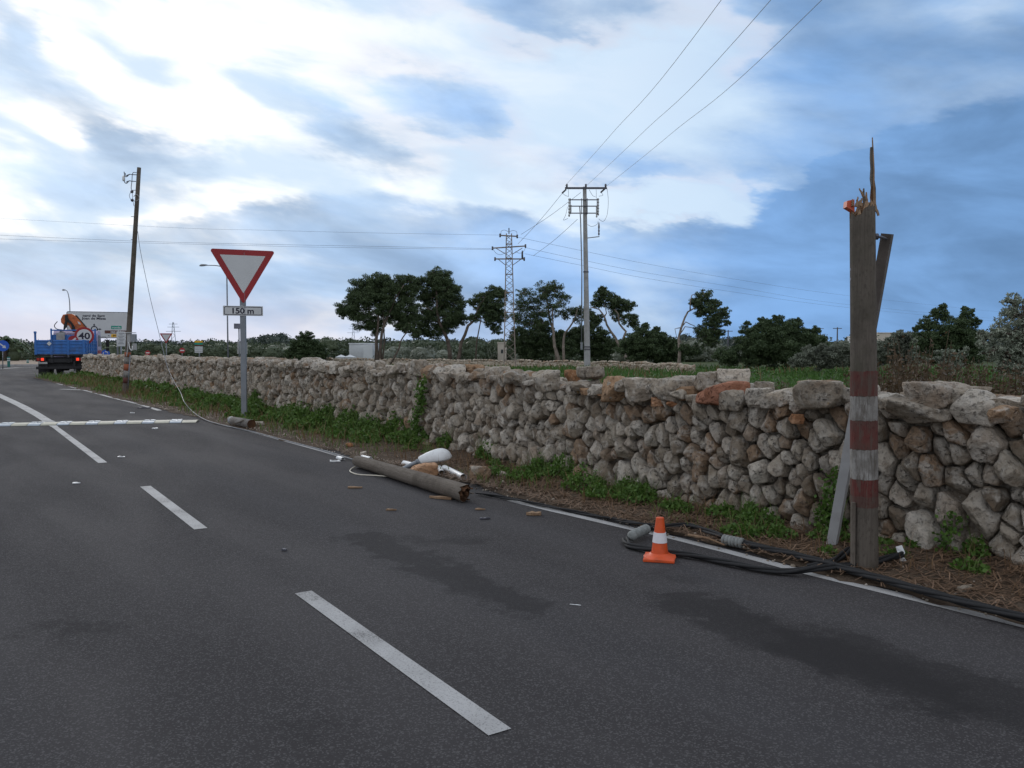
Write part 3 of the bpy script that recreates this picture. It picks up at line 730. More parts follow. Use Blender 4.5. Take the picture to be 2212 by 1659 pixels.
for (s, t, r, h, de) in CL:
    d = np.linalg.norm(ST(s, t)-E0); sz = max(.035, d*.0034)
    n = int(de*min(900, 1.3*(r*r*3.1+r*h*3)/(sz*sz*.45)))
    th = rng.random(n)*6.28; rr = r*np.sqrt(rng.random(n)); hh = h*(1-.55*(rr/r)**2)*rng.random(n)**.6
    bump = .8+.4*vnoise(np.stack([np.cos(th)*3+s, np.sin(th)*3, hh*8], 1)); hh = hh*bump
    ss = s+rr*np.cos(th); tt = np.minimum(t+rr*np.sin(th)*.75, tw(s)+.03)
    q = np.stack([*(U[:2,None]*ss+N[:2,None]*tt), np.maximum(zv(ss, tt), .02)+hh], 1)
    pw.append(leaves(q, sz, .8, .35))
    nb = int(n*.05); idx = rng.integers(0, max(1, n), nb); qb = q[idx].copy(); qb[:,2] = zv(ss[idx], tt[idx])
    pb.append(blades(qb, h*.9+.05, max(.008, d*.0007), .6))
V, F = joinVF(pw); tag(mesh('verge_weeds', V, F, M['weed']), 'green leafy weeds growing along the foot of the stone wall', 'weeds', kind='stuff')
n = 5200; s = np.concatenate([10+42*rng.random(3600), -4+15*rng.random(1600)]); t = 5.14+(tw(s)-5.1)*rng.random(n); k = vnoise(np.stack([s*.8, t*2, 0*s], 1)) > np.where(s > 10, -.25, .15); s, t = s[k], t[k]
q = np.stack([*(U[:2,None]*s+N[:2,None]*t), zv(s, t)-.01], 1)
pb.append(blades(q, .09+.004*np.maximum(0, s), .006+.0006*np.maximum(0, s), .7))
n = 2600; s2 = -4+50*rng.random(n); t2 = 5.2+(tw(s2)-5.15)*rng.random(n)**.8; q2 = np.stack([*(U[:2,None]*s2+N[:2,None]*t2), zv(s2, t2)-.01], 1)
V, F = blades(q2, .16+.004*np.maximum(0, s2), .004+.0005*np.maximum(0, s2), .6); tag(mesh('dry_verge_stems', V, F, M['dry']), 'thin dry stems among the verge weeds', 'dry stems', kind='stuff')
V, F = joinVF(pb); tag(mesh('verge_grass', V, F, M['grass']), 'short green grass growing on the verge', 'grass', kind='stuff')
# creepers hanging on the wall face
def creeper(name, label, path, wd, n, sz, mat='weed'):
    p0 = on_plane(*path[-1], -.02); pts = []; stem = []
    for (px, py) in path: stem.append(on_plane(px, py, .0))
    for _ in range(n):
        k = random.random()*(len(stem)-1); i = min(int(k), len(stem)-2); f = k-i; c = stem[i]*(1-f)+stem[i+1]*f
        pts.append(c+U*random.gauss(0, wd)+Z*random.gauss(0, wd*.8)-N*abs(random.gauss(.02, .05)))
    tng = thing(name, label, 'climbing plant', (p0[0], p0[1], 0))
    V, F = leaves(np.array(pts), sz, .7); mesh('foliage', V, F, M[mat], tng)
    mesh_ = MB(); mesh_.tube([p-N*.02 for p in stem], .008, 5); mesh_.build('stem', M['bark'], tng)
creeper('creeper', 'green creeper trailing down the wall from its top near the fallen log', [(918,822),(915,850),(912,880),(903,900),(900,930),(905,945)], .07, 520, .055)
creeper('creeper', 'small green creeper behind the leaning steel beam', [(1812,1020),(1800,1070),(1796,1110),(1790,1150)], .045, 240, .045)
creeper('creeper', 'thin green creeper on the wall stones right of the broken pole', [(2068,1110),(2062,1140),(2050,1165),(2052,1190)], .035, 130, .04)
# loose stones on the verge
for (px, py, wx, wy, mt, lab) in ((1038,1033,50,32,'stone','grey angular stone lying in the grass right of the white tubes'),(915,1024,62,26,'rock_orange','orange broken rock behind the fallen log'),(923,1033,14,10,'rock_pale','small pale stone in front of the orange rock'),(785,985,16,12,'rock_pale','small pale stone on the grass above the log'),
                                  (2085,1275,34,14,'stone','flat grey stone in the brown litter right of the broken pole'),(755,965,16,9,'rock_orange','small orange stone in the grass left of the log'),(1085,1030,26,14,'rock_pale','pale stone among weeds beside the grey angular stone'),(560,918,18,10,'stone','grey stone on the verge behind the give way post')):
    p = G(px, py, .04); dep = p[1]; V, F = boulder(p+Z*(wy/FPX*dep*.38), wx/FPX*dep*.52, wx/FPX*dep*.4, wy/FPX*dep*.55, 3, px, 0.2)
    tag(mesh('stone', V, F, M[mt], None, True, org=p), lab, 'stone', 'loose stones on the verge')

# ------------------------------------------------------------------ field behind the wall
def field_pts(n, ymax=66, ymin=6.5):
    out = []
    while len(out) < n:
        m_ = n*3; y = ymin+(ymax-ymin)*rng.random(m_)**1.05; x = (rng.random(m_)*2.6-1.1)*(y*.66+2)
        p = np.stack([x, y, 0*x], 1); s = p @ U; t = p @ N
        xe = np.interp(y, [0,46,52,63,74,90], [60,60,60,60,60,60])
        k = (t > tw(np.clip(s, -5, 52))+1.0) & (s < 60)
        # stay in front of the low field wall
        lim = np.interp(x, [-95,-41.4,-17.4,-.25,8.5,11.8,13,200], [138,103,85,72,61,52,66,66])
        k &= (y < lim-1)
        out += p[k].tolist()
    return np.array(out[:n])
q = field_pts(26000); d = q[:,1]; nz = vnoise(q*np.array([.35,.35,1])); q = q[nz > -.42]; d = q[:,1]
V1 = blades(q, np.clip(.16+.006*d, 0, .42), .010+.0011*d, .6)
q2 = field_pts(30000); q2 = q2[vnoise(q2*np.array([.3,.3,1])+5) > -.2]; d2 = q2[:,1]; q2[:,2] = .03+.28*rng.random(len(q2))
V2 = leaves(q2, .05+.0028*d2, .6, .3)
V, F = joinVF([V2, V1]); tag(mesh('field_crop', V, F, M['crop']), 'green leafy plants covering the field behind the wall', 'field plants', kind='stuff')
q3 = field_pts(5200); q3 = q3[vnoise(q3*np.array([.22,.22,1])+31) > .12]; d3 = q3[:,1]
V, F = blades(q3, .55, .008+.0009*d3, .35); tag(mesh('dry_field_stems', V, F, M['dry']), 'dry brown weed stems scattered in the field', 'dry weeds', kind='stuff')
# taller brown weeds right behind the wall on the right
pts = []; bl = []
for _ in range(210):
    px = random.uniform(1560, 2290); Y = random.uniform(7.8, 14) if px > 1850 else random.uniform(10, 20)
    h = random.uniform(.85,1.35)*(1.15 if 1890 < px < 2020 else 1.0)*(1.0 if px > 1850 else .62)
    c = P(px, 755, Y); c[2] = 0
    if st(c)[1] < tw(st(c)[0])+.9: continue
    for _ in range(9):
        lean = rand_dirs(1)[0]*.28; lean[2] = 0; tip = c+lean+Z*h*random.uniform(.7,1.15); bl.append((c+rand_dirs(1)[0]*np.array([.08,.08,0]), tip))
        for k in range(16): f = random.uniform(.3,1); pts.append(c+(tip-c)*f+rand_dirs(1)[0]*.06)
tb = MB()
for a, b in bl: tb.tube([a, (a+b)/2+rand_dirs(1)[0]*.02, b], [.006,.005,.003], 4, False)
V1 = leaves(np.array(pts), .055, .5, .4); V, F = joinVF([V1, (np.concatenate(tb.V), tb.F)])
tag(mesh('brown_weeds', V, F, M['brown_weed']), 'tall brown and green weeds standing behind the wall at the right', 'tall weeds', kind='stuff')

# ------------------------------------------------------------------ trees and bushes
Z5 = (667.0,545.8,.2193); Z6 = (1030.9,363.9,.2742); Z7 = (1334.1,545.8,.2193); Z8 = (1758.6,545.8,.2193); ID = (0,0,1.0)
def cv_(z, x, y): return z[0]+z[2]*x, z[1]+z[2]*y
def tree(name, label, cat, Y, zz, trunks, lobes, mat='pine', bark='bark', sz=.25, dens=1.7, asp=.24, up=0.15, group=None, twigs=True, flat=.8, ymap=None):
    bx, by = cv_(zz, *(trunks[0][0][0] if trunks else lobes[0][:2])); b0 = P(bx, by, Y); b0[2] = 0
    tg = thing(name, label, cat, b0, group)
    tm = MB()
    for path, r0, r1 in trunks:
        pp = []
        for k, (x, y) in enumerate(path):
            v = P(*cv_(zz, x, y), Y); v[1] += (random.uniform(-.35,.35) if k else 0)
            pp.append(v)
        if r0 > .11: pp[0][2] = -.1
        # smooth with midpoints and slight crookedness
        qq = [pp[0]]
        for a, b in zip(pp[:-1], pp[1:]): qq += [(a+b)/2+rand_dirs(1)[0]*np.linalg.norm(b-a)*.035, b]
        m_ = len(qq); tm.tube(qq, [.8*(r0+(r1-r0)*(k/(m_-1))**.6) for k in range(m_)], 9)
    if trunks: tm.build('trunk', M[bark], tg, True)
    pts = []; tw_m = MB(); centres = []
    for (x, y, r) in lobes:
        r = r*(1.38 if trunks else 1.28)
        c = P(*cv_(zz, x, y), Y); rr = r*zz[2]/FPX*Y
        c[1] += (random.uniform(-.45,.55)+(.35 if trunks else 0))*rr
        m_ = max(10, int(24+rr*14))
        nf = int(dens*1.9*(rr/sz)**2*9); dv = rand_dirs(nf); gq = dv*(rng.random(nf)**.5)[:,None]*rr*.74*np.array([1,1,flat]); kf = vnoise((c+gq)*(1.1/max(.35, rr))*2.0) > -.42; pts.append((c+gq)[kf])
        for _ in range(m_):
            d = rand_dirs(1)[0]; cc = c+d*rr*random.uniform(.55,1.06)*np.array([1,1,flat]); cr = rr*random.uniform(.13,.36)
            if cc[2] < .15: continue
            n = int(dens*max(12, 3.0*(cr/sz)**2*9)); n = min(n, 500)
            g = rand_dirs(n)*(rng.random(n)**.4)[:,None]*cr*np.array([1.15,1.15,.7]); pts.append(cc+g)
            if twigs and random.random() < .3: tw_m.tube([c+rand_dirs(1)[0]*rr*.15, (c+cc)/2+rand_dirs(1)[0]*rr*.06, cc], [.035,.025,.012], 4, False)
    q = np.concatenate(pts); q = q[q[:,2] > .05]
    V, F = leaves(q, sz, asp, up); mesh('crown', V, F, M[mat], tg)
    if tw_m.n: tag(tw_m.build('twigs', M[bark], tg), kind='stuff')
    return tg
PG = 'pines behind the field wall'
tree('pine_tree', 'broad umbrella pine with forked pale trunks, leftmost of the pines', 'pine tree', 84, Z5,
     [([(680,1040),(668,900),(655,750),(600,640),(590,540)],.30,.10),([(655,760),(690,690),(685,600),(580,540)],.18,.08),([(700,900),(722,790),(785,620),(860,440),(940,320)],.26,.07),([(860,440),(840,390),(810,340)],.09,.04),([(720,790),(740,640),(725,540)],.12,.06)],
     [(370,540,85),(470,440,100),(540,330,110),(650,300,90),(450,590,90),(560,680,90),(750,300,80),(800,420,90),(720,540,110),(650,730,70),(840,330,70),(620,440,110),(330,600,45),(930,280,75),(960,400,100),(950,560,110),(1000,660,80),(820,620,90),(900,700,70)], group=PG)
tree('pine_tree', 'pine stub with broken top leaning right between the umbrella pines', 'pine tree', 82, Z5, [([(790,1035),(890,935),(900,880),(960,790),(990,690)],.14,.06)], [(1000,740,45),(950,760,35),(1050,790,40)], group=PG)
tree('pine_tree', 'tall dark umbrella pine with a single trunk leaning left', 'pine tree', 86, Z5,
     [([(1395,1045),(1370,870),(1290,690),(1262,570),(1265,430),(1230,260)],.34,.07),([(1275,690),(1150,600),(1060,565)],.10,.04),([(1250,590),(1130,520),(1050,500)],.09,.04),([(1262,570),(1340,490)],.08,.03),([(1265,440),(1180,440),(1120,400)],.06,.03)],
     [(1265,250,100),(1080,270,55),(1150,360,100),(1350,360,95),(1420,360,65),(1250,480,120),(1430,500,95),(1480,640,70),(1350,640,110),(1150,650,100),(1100,760,75),(1220,770,75),(1340,740,70),(1060,810,35),(1300,300,90),(1230,215,55)], group=PG)
tree('pine_tree', 'pine with thick pale trunk bending right beside the lattice pylon', 'pine tree', 84, Z5,
     [([(1455,1040),(1500,890),(1570,720),(1650,650),(1660,560),(1740,440)],.30,.08),([(1640,660),(1700,640),(1765,640)],.12,.04),([(1740,440),(1690,445)],.05,.03)],
     [(1830,385,70),(1700,450,65),(1620,490,45),(1860,480,80),(1750,540,75),(1640,640,55),(1880,620,65),(1800,660,70),(1845,750,50),(1900,400,45),(1790,610,60),(1700,540,50)], group=PG)
tree('pine_tree', 'pine with bare twisted limbs right of the lattice pylon', 'pine tree', 80, Z6,
     [([(655,1500),(608,1400),(600,1280),(570,1180),(560,1080),(520,970)],.26,.07),([(680,1495),(676,1400),(690,1300),(760,1200),(790,1100)],.22,.07),([(630,1210),(590,1100),(570,1070)],.12,.06),([(560,1080),(610,1010)],.07,.03),([(560,1090),(450,1030)],.06,.03),([(565,1130),(480,1130)],.05,.03)],
     [(370,985,50),(350,1080,60),(340,1190,60),(430,1090,65),(430,1210,70),(540,950,60),(620,960,50),(650,1050,65),(500,1010,60),(570,1130,60),(690,1140,45),(800,1170,45),(500,1190,60),(600,920,35),(760,1120,40),(820,1120,45)], group=PG, bark='bark_pale', dens=.85)
tree('pine_tree', 'pine with two pale S-curved trunks right of the concrete pole', 'pine tree', 78, Z6,
     [([(1215,1518),(1130,1420),(1090,1330),(1020,1230),(1000,1170),(960,1110),(890,1090)],.24,.06),([(1000,1170),(1020,1140),(1000,1070)],.10,.04),([(1255,1515),(1200,1440),(1150,1350),(1170,1285),(1120,1220),(1110,1150),(1080,1110)],.24,.07),([(1120,1190),(1160,1180)],.06,.03)],
     [(990,1000,50),(955,1050,45),(1050,1040,50),(1130,1080,60),(1190,1075,50),(1200,1190,50),(1120,1160,45),(890,1150,38),(950,1190,40),(1240,1230,30),(980,960,30),(920,1230,40)], group=PG, bark='bark_pale')
tree('pine_tree', 'lone wind-bent pine with bare trunk curving over to the right', 'pine tree', 62, Z7,
     [([(610,1090),(608,980),(605,840),(640,700),(700,580),(750,545)],.20,.06),([(715,565),(708,480),(728,420),(785,400)],.07,.03),([(640,720),(680,680),(770,720)],.07,.03),([(615,800),(655,730),(740,740)],.06,.03),([(620,740),(560,750),(575,830)],.05,.02),([(610,860),(640,900),(570,970)],.06,.02)],
     [(860,425,60),(810,500,60),(920,540,70),(970,500,45),(830,590,50),(1050,590,55),(1000,660,60),(920,670,55),(850,760,65),(960,740,55),(1000,790,45),(870,840,65),(930,870,60),(770,480,35),(1080,690,25),(640,960,60),(740,960,70)], sz=.22, group=PG, bark='bark_pale')
BG = 'bushes around the field'
tree('bush', 'wide dark green bush between the lone pine and the broken pole', 'bush', 58, Z7, [], [(1300,780,70),(1430,730,80),(1560,710,85),(1700,730,80),(1400,880,130),(1600,880,150),(1780,870,120),(1900,870,100),(1700,1000,130),(1500,1010,130),(1270,920,100),(1980,910,65),(1840,770,45),(1560,640,30),(1420,660,28),(1780,670,30),(1280,700,25),(1940,770,45),(1150,1010,90),(1050,1010,80),(1300,1040,80),(1850,1040,80)], 'dark_bush', sz=.15, asp=.35, up=.5, twigs=False, group=BG)
tree('bush', 'dark green bush left of the lone bent pine', 'bush', 66, Z7, [], [(250,800,80),(370,830,80),(150,880,90),(300,930,120),(450,910,90),(540,900,60),(420,1010,90),(200,1010,90),(60,960,80),(560,1010,80),(270,720,30),(380,760,30)], 'dark_bush', sz=.17, asp=.35, up=.4, twigs=False, group=BG)
tree('bush', 'dark thicket under the twisted pines between the two power poles', 'bush', 84, Z6, [], [(350,1380,80),(450,1330,80),(560,1400,90),(520,1260,60),(720,1400,80),(780,1320,70),(420,1450,70),(900,1400,80),(980,1320,60),(990,1440,70),(650,1330,60),(330,1290,50),(860,1290,60),(1060,1400,60)], 'dark_bush', sz=.19, asp=.4, twigs=False, group=BG)
tree('bush', 'rounded dark tree-like bush right of the broken pole', 'bush', 40, Z8, [], [(1270,600,75),(1480,610,65),(1150,700,85),(1330,740,120),(1500,740,100),(1150,850,105),(1350,880,130),(1530,870,100),(1600,680,40),(1200,1000,110),(1400,1010,120),(1560,980,90),(1000,750,28),(1060,900,70),(1280,530,30),(1490,550,25)], 'dark_bush', sz=.12, asp=.35, up=.4, twigs=False, group=BG)
tree('bush', 'round dark bush left of the white cube house', 'bush', 88, ID, [], [(660,728,13),(646,744,15),(668,750,21),(636,758,13),(690,755,13),(652,766,16),(680,767,16),(625,768,9),(699,766,9)], 'dark_bush', sz=.2, asp=.4, twigs=False, group=BG)
tree('shrub', 'silvery grey shrubs left of the broken pole above the field', 'shrub', 46, Z8, [], [(80,970,75),(250,960,80),(60,1060,95),(200,1050,95),(320,1070,60),(330,950,60),(-40,1000,80),(-100,1060,70),(-160,1080,60)], 'olive', sz=.13, asp=.4, up=.5, twigs=False, group=BG)
tree('shrub', 'silvery shrub on the rise right of the broken pole', 'shrub', 44, Z8, [], [(680,960,90),(740,890,70),(850,840,70),(950,860,70),(900,950,90),(760,1010,90),(960,980,80),(640,1040,80),(860,1060,90)], 'olive', sz=.13, asp=.4, up=.5, twigs=False, group=BG)
tree('silver_tree', 'silver-leaved tree at the right edge of the field', 'tree', 17, Z8, [([(2060,1290),(2050,1100),(2080,850),(2060,560)],.09,.02),([(2050,1150),(1900,950),(1780,800)],.05,.015),([(2060,1000),(1960,760),(1950,600)],.05,.012)],
     [(2010,480,70),(2060,620,120),(1880,760,75),(1980,820,120),(1740,850,60),(1780,980,80),(1900,1000,115),(2050,950,120),(2020,1120,110),(2130,720,150),(2150,1050,140),(1960,580,60),(1680,800,35),(1650,900,30),(2200,500,90),(2250,850,140),(1900,1130,80)], 'silver', sz=.085, asp=.3, up=.3, dens=.95, twigs=True)
tree('white_flowered_plant', 'pale plant with upright white-flowered stems behind the wall right of the pole', 'plant', 13, Z8, [([(1340,1250),(1330,1100),(1300,960)],.012,.004),([(1350,1250),(1400,1080),(1480,980)],.012,.004),([(1340,1250),(1270,1100),(1215,980)],.012,.004),([(1345,1250),(1365,1080),(1390,980)],.012,.004)],
     [(1310,980,40),(1380,1010,40),(1470,1000,35),(1240,1050,35),(1330,1080,55),(1430,1100,45),(1340,1180,60),(1500,950,16),(1215,980,18)], 'silver', sz=.05, asp=.5, up=.4, dens=.55, twigs=False)
tree('tall_thistle', 'thin pale leafy stem standing in front of the rounded bush', 'plant', 13, Z8, [([(1020,1200),(1005,1000),(1000,850)],.010,.004)], [(1000,870,14),(1005,940,18),(1010,1010,22),(1040,1060,30),(1130,1060,22)], 'silver', sz=.05, asp=.45, dens=.5, twigs=False)
# scrub belts and the far wood: one mass each
def belt(name, label, cat, n_l, yfun, pxr, top, mat, sz, rr, dens):
    pts = []; cores = []
    for _ in range(n_l):
        px = random.uniform(*pxr); Y = yfun(px)
        if name == 'scrubland' and (725 < px < 830 or 1060 < px < 1110) and Y < 128: Y += 30
        if name == 'silver_scrub' and (720 < px < 840 or 1060 < px < 1110): continue
        r = random.uniform(*rr); h = top(px)*random.uniform(.45,1.15)
        c = P(px, 755, Y); zc = max(r*.35, h-r); c[2] = zc; n = int(dens*60*(r/sz)**2*.05)
        d = rand_dirs(n); d[:,2] = np.abs(d[:,2])*1.0-.15; g = d*(r*(.75+.3*rng.random(n)))[:,None]
        g *= (1+.25*vnoise(d*2.5+random.random()*90))[:,None]; q = c+g*np.array([1.25,1.0,.9]); pts.append(q)
        m_ = int(n*.5); zz = rng.random(m_)*zc; q2 = np.stack([c[0]+r*1.2*(rng.random(m_)*2-1), c[1]-r*.8*rng.random(m_), zz], 1); pts.append(q2)
        cores.append((c+(ICO[2][0]*(1+.3*vnoise(ICO[2][0]*2.2+random.random()*90))[:,None])*r*np.array([.85,.7,.62]), ICO[2][1])); cores.append((np.array([c[0],c[1],zc*.5])+ICO[1][0]*np.array([r*.9,r*.6,zc*.5]), ICO[1][1]))
    q = np.concatenate(pts); V, F = joinVF([leaves(q, sz, .55, .2)]+cores)
    return tag(mesh(name, V, F, M[mat]), label, cat, kind='stuff')
belt('scrubland', 'grey-green scrub covering the ground beyond the field wall', 'scrub', 420, lambda px: random.uniform(104, 170), (-250, 1500), lambda px: 2.6 if px < 700 else 3.2, 'scrub', .34, (.9,2.4), 3.6)
belt('silver_scrub', 'pale silvery scrub on the rise behind the field', 'scrub', 110, lambda px: random.uniform(90, 140), (560, 2400), lambda px: 2.0 if px < 1500 else 3.4, 'olive', .32, (.9,2.0), 3.2)
def hill_top(px): return np.interp(px, [-200,0,90,300,420,540,590,640,720,1000,1500,1800,2300], [6.0,5.4,5.0,5.2,4.6,6.4,7.4,5.4,4.2,5.6,6.5,7.4,8])
belt('far_wood', 'dark far-off wood along the horizon', 'wood', 480, lambda px: random.uniform(240, 330), (-400, 2500), hill_top, 'far_wood', .75, (1.8,4.6), 3.6)
hv = []; xs = np.arange(-600, 2900, 40)
for px in xs: c = P(px, 755, 420); hv += [(c[0], 420, -1), (c[0], 420, float(hill_top(px))*.75), (c[0], 520, -1)]
HF = []
for i in range(len(xs)-1): HF += [(3*i, 3*i+3, 3*i+4, 3*i+1), (3*i+1, 3*i+4, 3*i+5, 3*i+2)]
tag(mesh('hills', hv, HF, M['far_wood'], None, True), kind='structure')
# ------------------------------------------------------------------ broken pole, leaning beam
def ground_z(p): 
    s, t = st(p); return float(zv(s, t)) if t > 5.1 and t < tw(s) else 0.0
pb = G(1868, 1222, .05); PY = pb[1]
top_z = P(1866, 440, PY)[2]; r_b, r_t = 57/FPX*PY/2, 51/FPX*PY/2
bp = thing('broken_pole', 'snapped wooden utility pole with faded red and white bands', 'utility pole', (pb[0], pb[1], 0))
pt = P(1863, 440, PY)
def pole_c(z): f = z/top_z; return np.array([pb[0]+(pt[0]-pb[0])*f, pb[1], z])
def pole_r(z): return r_b+(r_t-r_b)*z/top_z
seg = 40; zs = list(np.linspace(-.1, top_z-.12, 14)); V = []; F = []
jag = [0.0]*seg
for k in range(seg):
    a = 2*math.pi*k/seg; jag[k] = -.03+.05*math.cos(a-R(20))+.025*random.uniform(-1,1)
for z in zs:
    for k in range(seg):
        a = 2*math.pi*k/seg; r = pole_r(z)*(1+.018*math.sin(3*a+z*2)+.012*vnoise(np.array([[math.cos(a)*4, math.sin(a)*4, z*3]]))[0])
        V.append(pole_c(z)+r*np.array([math.cos(a), math.sin(a), 0]))
for rr, dz in ((1.0,0),(.86,.01),(.6,-.05),(.3,-.03)):
    for k in range(seg):
        a = 2*math.pi*k/seg; z = top_z+jag[k]+dz+(random.uniform(-.035,.035) if rr < 1 else 0)
        V.append(pole_c(top_z)+np.array([0,0,z-top_z])+rr*r_t*np.array([math.cos(a), math.sin(a), 0]))
n_r = len(zs)+4
for i in range(len(zs)):
    for k in range(seg): F.append((i*seg+k, i*seg+(k+1)%seg, (i+1)*seg+(k+1)%seg, (i+1)*seg+k))
shade_auto(mesh('pole_shaft', V, F, M['pole_wood'], bp), 50)
F2 = []; i0 = len(zs)
for i in range(i0, n_r-1):
    for k in range(seg): F2.append((i*seg+k, i*seg+(k+1)%seg, (i+1)*seg+(k+1)%seg, (i+1)*seg+k))
F2.append(tuple((n_r-1)*seg+k for k in range(seg)))
Va = np.array(V); used = sorted({i for f in F2 for i in f}); mp = {u: j for j, u in enumerate(used)}
mesh('broken_end', Va[used]+np.array([0,0,.002]), [[mp[i] for i in f] for f in F2], M['raw_wood'], bp)
def zof(py): return P(1866, py, PY-r_b)[2]
for y0, y1, mt, lb in ((802,857,'pole_red',None),(857,910,'pole_white',None),(910,973,'pole_red',None),(973,1038,'pole_white',None),(1038,1075,'pole_red',None),(1075,1098,'pole_red_faint','red band fading out towards the ground')):
    zt, zb = zof(y0), zof(y1); V = []; F = []
    for j, z in enumerate(np.linspace(zb, zt, 4)):
        for k in range(seg):
            a = 2*math.pi*k/seg; r = pole_r(z)*(1+.018*math.sin(3*a+z*2)+.012*vnoise(np.array([[math.cos(a)*4, math.sin(a)*4, z*3]]))[0])+.0022
            zz = z+(.006*vnoise(np.array([[a*9, j*5.0, z]]))[0] if j in (0,3) else 0)
            V.append(pole_c(z)+r*np.array([math.cos(a), math.sin(a), 0])+Z*(zz-z))
    for j in range(3):
        for k in range(seg): F.append((j*seg+k, j*seg+(k+1)%seg, (j+1)*seg+(k+1)%seg, (j+1)*seg+k))
    o = mesh('paint_band', V, F, M[mt], bp, True)
    if lb: o['label'] = lb
# split board nailed at the foot, left edge
sm = MB(); a = P(1842, 1222, PY-r_b*.5); a[2] = 0; b = P(1843, 1085, PY-r_b*.5); sm.bar(a, b, .022, .03); sm.build('split_strip', M['log_wood'], bp)
# splinters
def shard(name, p0, p1, w0, w1, mat, dep=.02):
    m_ = MB(); p0, p1 = np.asarray(p0), np.asarray(p1); d = unit(p1-p0); x = unit(np.cross(d, np.array([0,1.,0]))); V = []; n = 7
    for k in range(n):
        f = k/(n-1); c = p0+(p1-p0)*f+x*random.uniform(-.15,.15)*w0; ww = (w0+(w1-w0)*f)*random.uniform(.8,1.15)/2
        for sx, sy in ((-1,-1),(1,-1),(1,1),(-1,1)): V.append(c+x*sx*ww+np.array([0,1.,0])*sy*dep/2*(1-.5*f))
    Fq = [(k*4+q, k*4+(q+1)%4, (k+1)*4+(q+1)%4, (k+1)*4+q) for k in range(n-1) for q in range(4)]+[(3,2,1,0), tuple((n-1)*4+q for q in range(4))]
    return m_.add(V, Fq).build(name, M[mat], bp)
shard('splinter', P(1886,452,PY), P(1884,318,PY), .034, .018, 'pole_wood', .03); shard('splinter', P(1888,440,PY-.01), P(1884.5,297,PY), .018, .003, 'raw_wood', .02)
shard('splinter', P(1883,450,PY-.03), P(1883,402,PY-.02), .022, .010, 'dark_wood'); shard('splinter', P(1868,445,PY-.04), P(1865,407,PY-.04), .020, .006, 'pole_wood')
shard('splinter', P(1866,425,PY-.04), P(1856,407,PY-.05), .011, .004, 'raw_wood'); shard('splinter', P(1872,440,PY-.03), P(1872,415,PY-.03), .016, .005, 'raw_wood')
shard('splinter', P(1850,447,PY-.05), P(1853,425,PY-.04), .020, .004, 'raw_wood'); shard('splinter', P(1842,445,PY-.04), P(1841,430,PY-.04), .014, .003, 'raw_wood')
shard('splinter', P(1886,437,PY-.03), P(1898,466,PY-.04), .020, .012, 'raw_wood', .018); shard('splinter', P(1858,445,PY-.06), P(1861,428,PY-.06), .018, .004, 'raw_wood')
# orange plastic bracket
ob = MB(); c = P(1832, 445, PY); ob.prism([(-.022,-.012),(-.018,.030),(.030,.040),(.034,-.045)], c, np.array([1.,0,0]), Z, np.array([0,1.,0]), -.03, .03)
M['orange_plastic'] = plain('orange_plastic', (.55,.10,.05), .5); shade_auto(ob.build('plastic_bracket', M['orange_plastic'], bp))
nm = MB()
for y in (582, 603): c = P(1839, y, PY); MB().lathe(c, [(.010,-.012),(.012,0),(.010,.006)], 8, np.array([-1.,0,0])).build('bolt', M['metal_dark'], bp)
# leaning beam: steel channel behind the pole
b0 = P(1797, 1186, 6.28); b0[2] = .06; b1 = P(1917, 505, PY+.17)
lb = thing('leaning_beam', 'grey steel channel beam leaning behind the broken pole', 'steel beam', (b0[0], b0[1], 0))
d = unit(b1-b0); x = unit(np.cross(d, np.array([-.62,-.78,0.]))); y = np.cross(d, x)   # y looks to the camera's left
Lb = np.linalg.norm(b1-b0); wv, hv_, tk = .070, .060, .010
prof = [(-wv/2,-hv_/2),(wv/2,-hv_/2),(wv/2,hv_/2),(wv/2-tk,hv_/2),(wv/2-tk,-hv_/2+tk),(-wv/2+tk,-hv_/2+tk),(-wv/2+tk,hv_/2),(-wv/2,hv_/2)]
Ls = Lb*.56
mm = MB(); mm.prism(prof, b0, x, y, d, Ls, Lb); 
M['beam'] = plain('weathered_beam', (.23,.24,.26), .6, .3, .2, 5, .2, .4, (.16,.10,.07), .5)
M['beam_dark'] = plain('rusty_channel', (.11,.092,.08), .7, .2, .25, 6, .2, .4, (.24,.20,.16), .35); mm.build('channel', M['beam_dark'], lb)
mm = MB(); mm.prism([(-wv/2,-hv_/2),(wv/2,-hv_/2),(wv/2,hv_/2),(-wv/2,hv_/2)], b0, x, y, d, 0, Ls-.001); mm.build('filled_base', M['concrete'], lb)
mm = MB(); q0 = P(1893, 511, PY); q1 = P(1914, 516, PY+.14); mm.tube([q0, (q0+q1)/2+Z*.004, q1], .010, 8); mm.lathe(q0, [(.022,-.01),(.022,.01)], 8, np.array([1.,0,0])); mm.build('fixing_bolt', M['metal_dark'], lb)

# ------------------------------------------------------------------ traffic cone
cb = G(1425, 1208); cy_ = cb[1]; hC = P(1428, 1118, cy_)[2]; sC = 78/FPX*cy_
tc_ = thing('traffic_cone', 'small orange traffic cone with one white band on the road edge', 'traffic cone', cb)
R3 = rotz(R(-14)); mm = MB(); mm.box(cb+Z*.012, (sC*.86, sC*.86, .022), R3, .006); mm.build('base', M['cone_orange'], tc_)
rb = 20/FPX*cy_; rt = 8.5/FPX*cy_
def cr_(f): return rb+(rt-rb)*f
def cone_part(name, f0, f1, mat, ex=0, flare=False):
    prof = []
    if flare: prof += [(rb*1.75,.022),(rb*1.55,.030),(rb*1.22,.036)]
    for f in np.linspace(f0, f1, 5): prof.append((cr_(f)+ex, hC*f if not (flare and f == f0) else .052))
    if f1 >= 1: prof += [(rt*.8, hC+.002)]
    return MB().lathe(cb, prof, 32).build(name, mat, tc_)
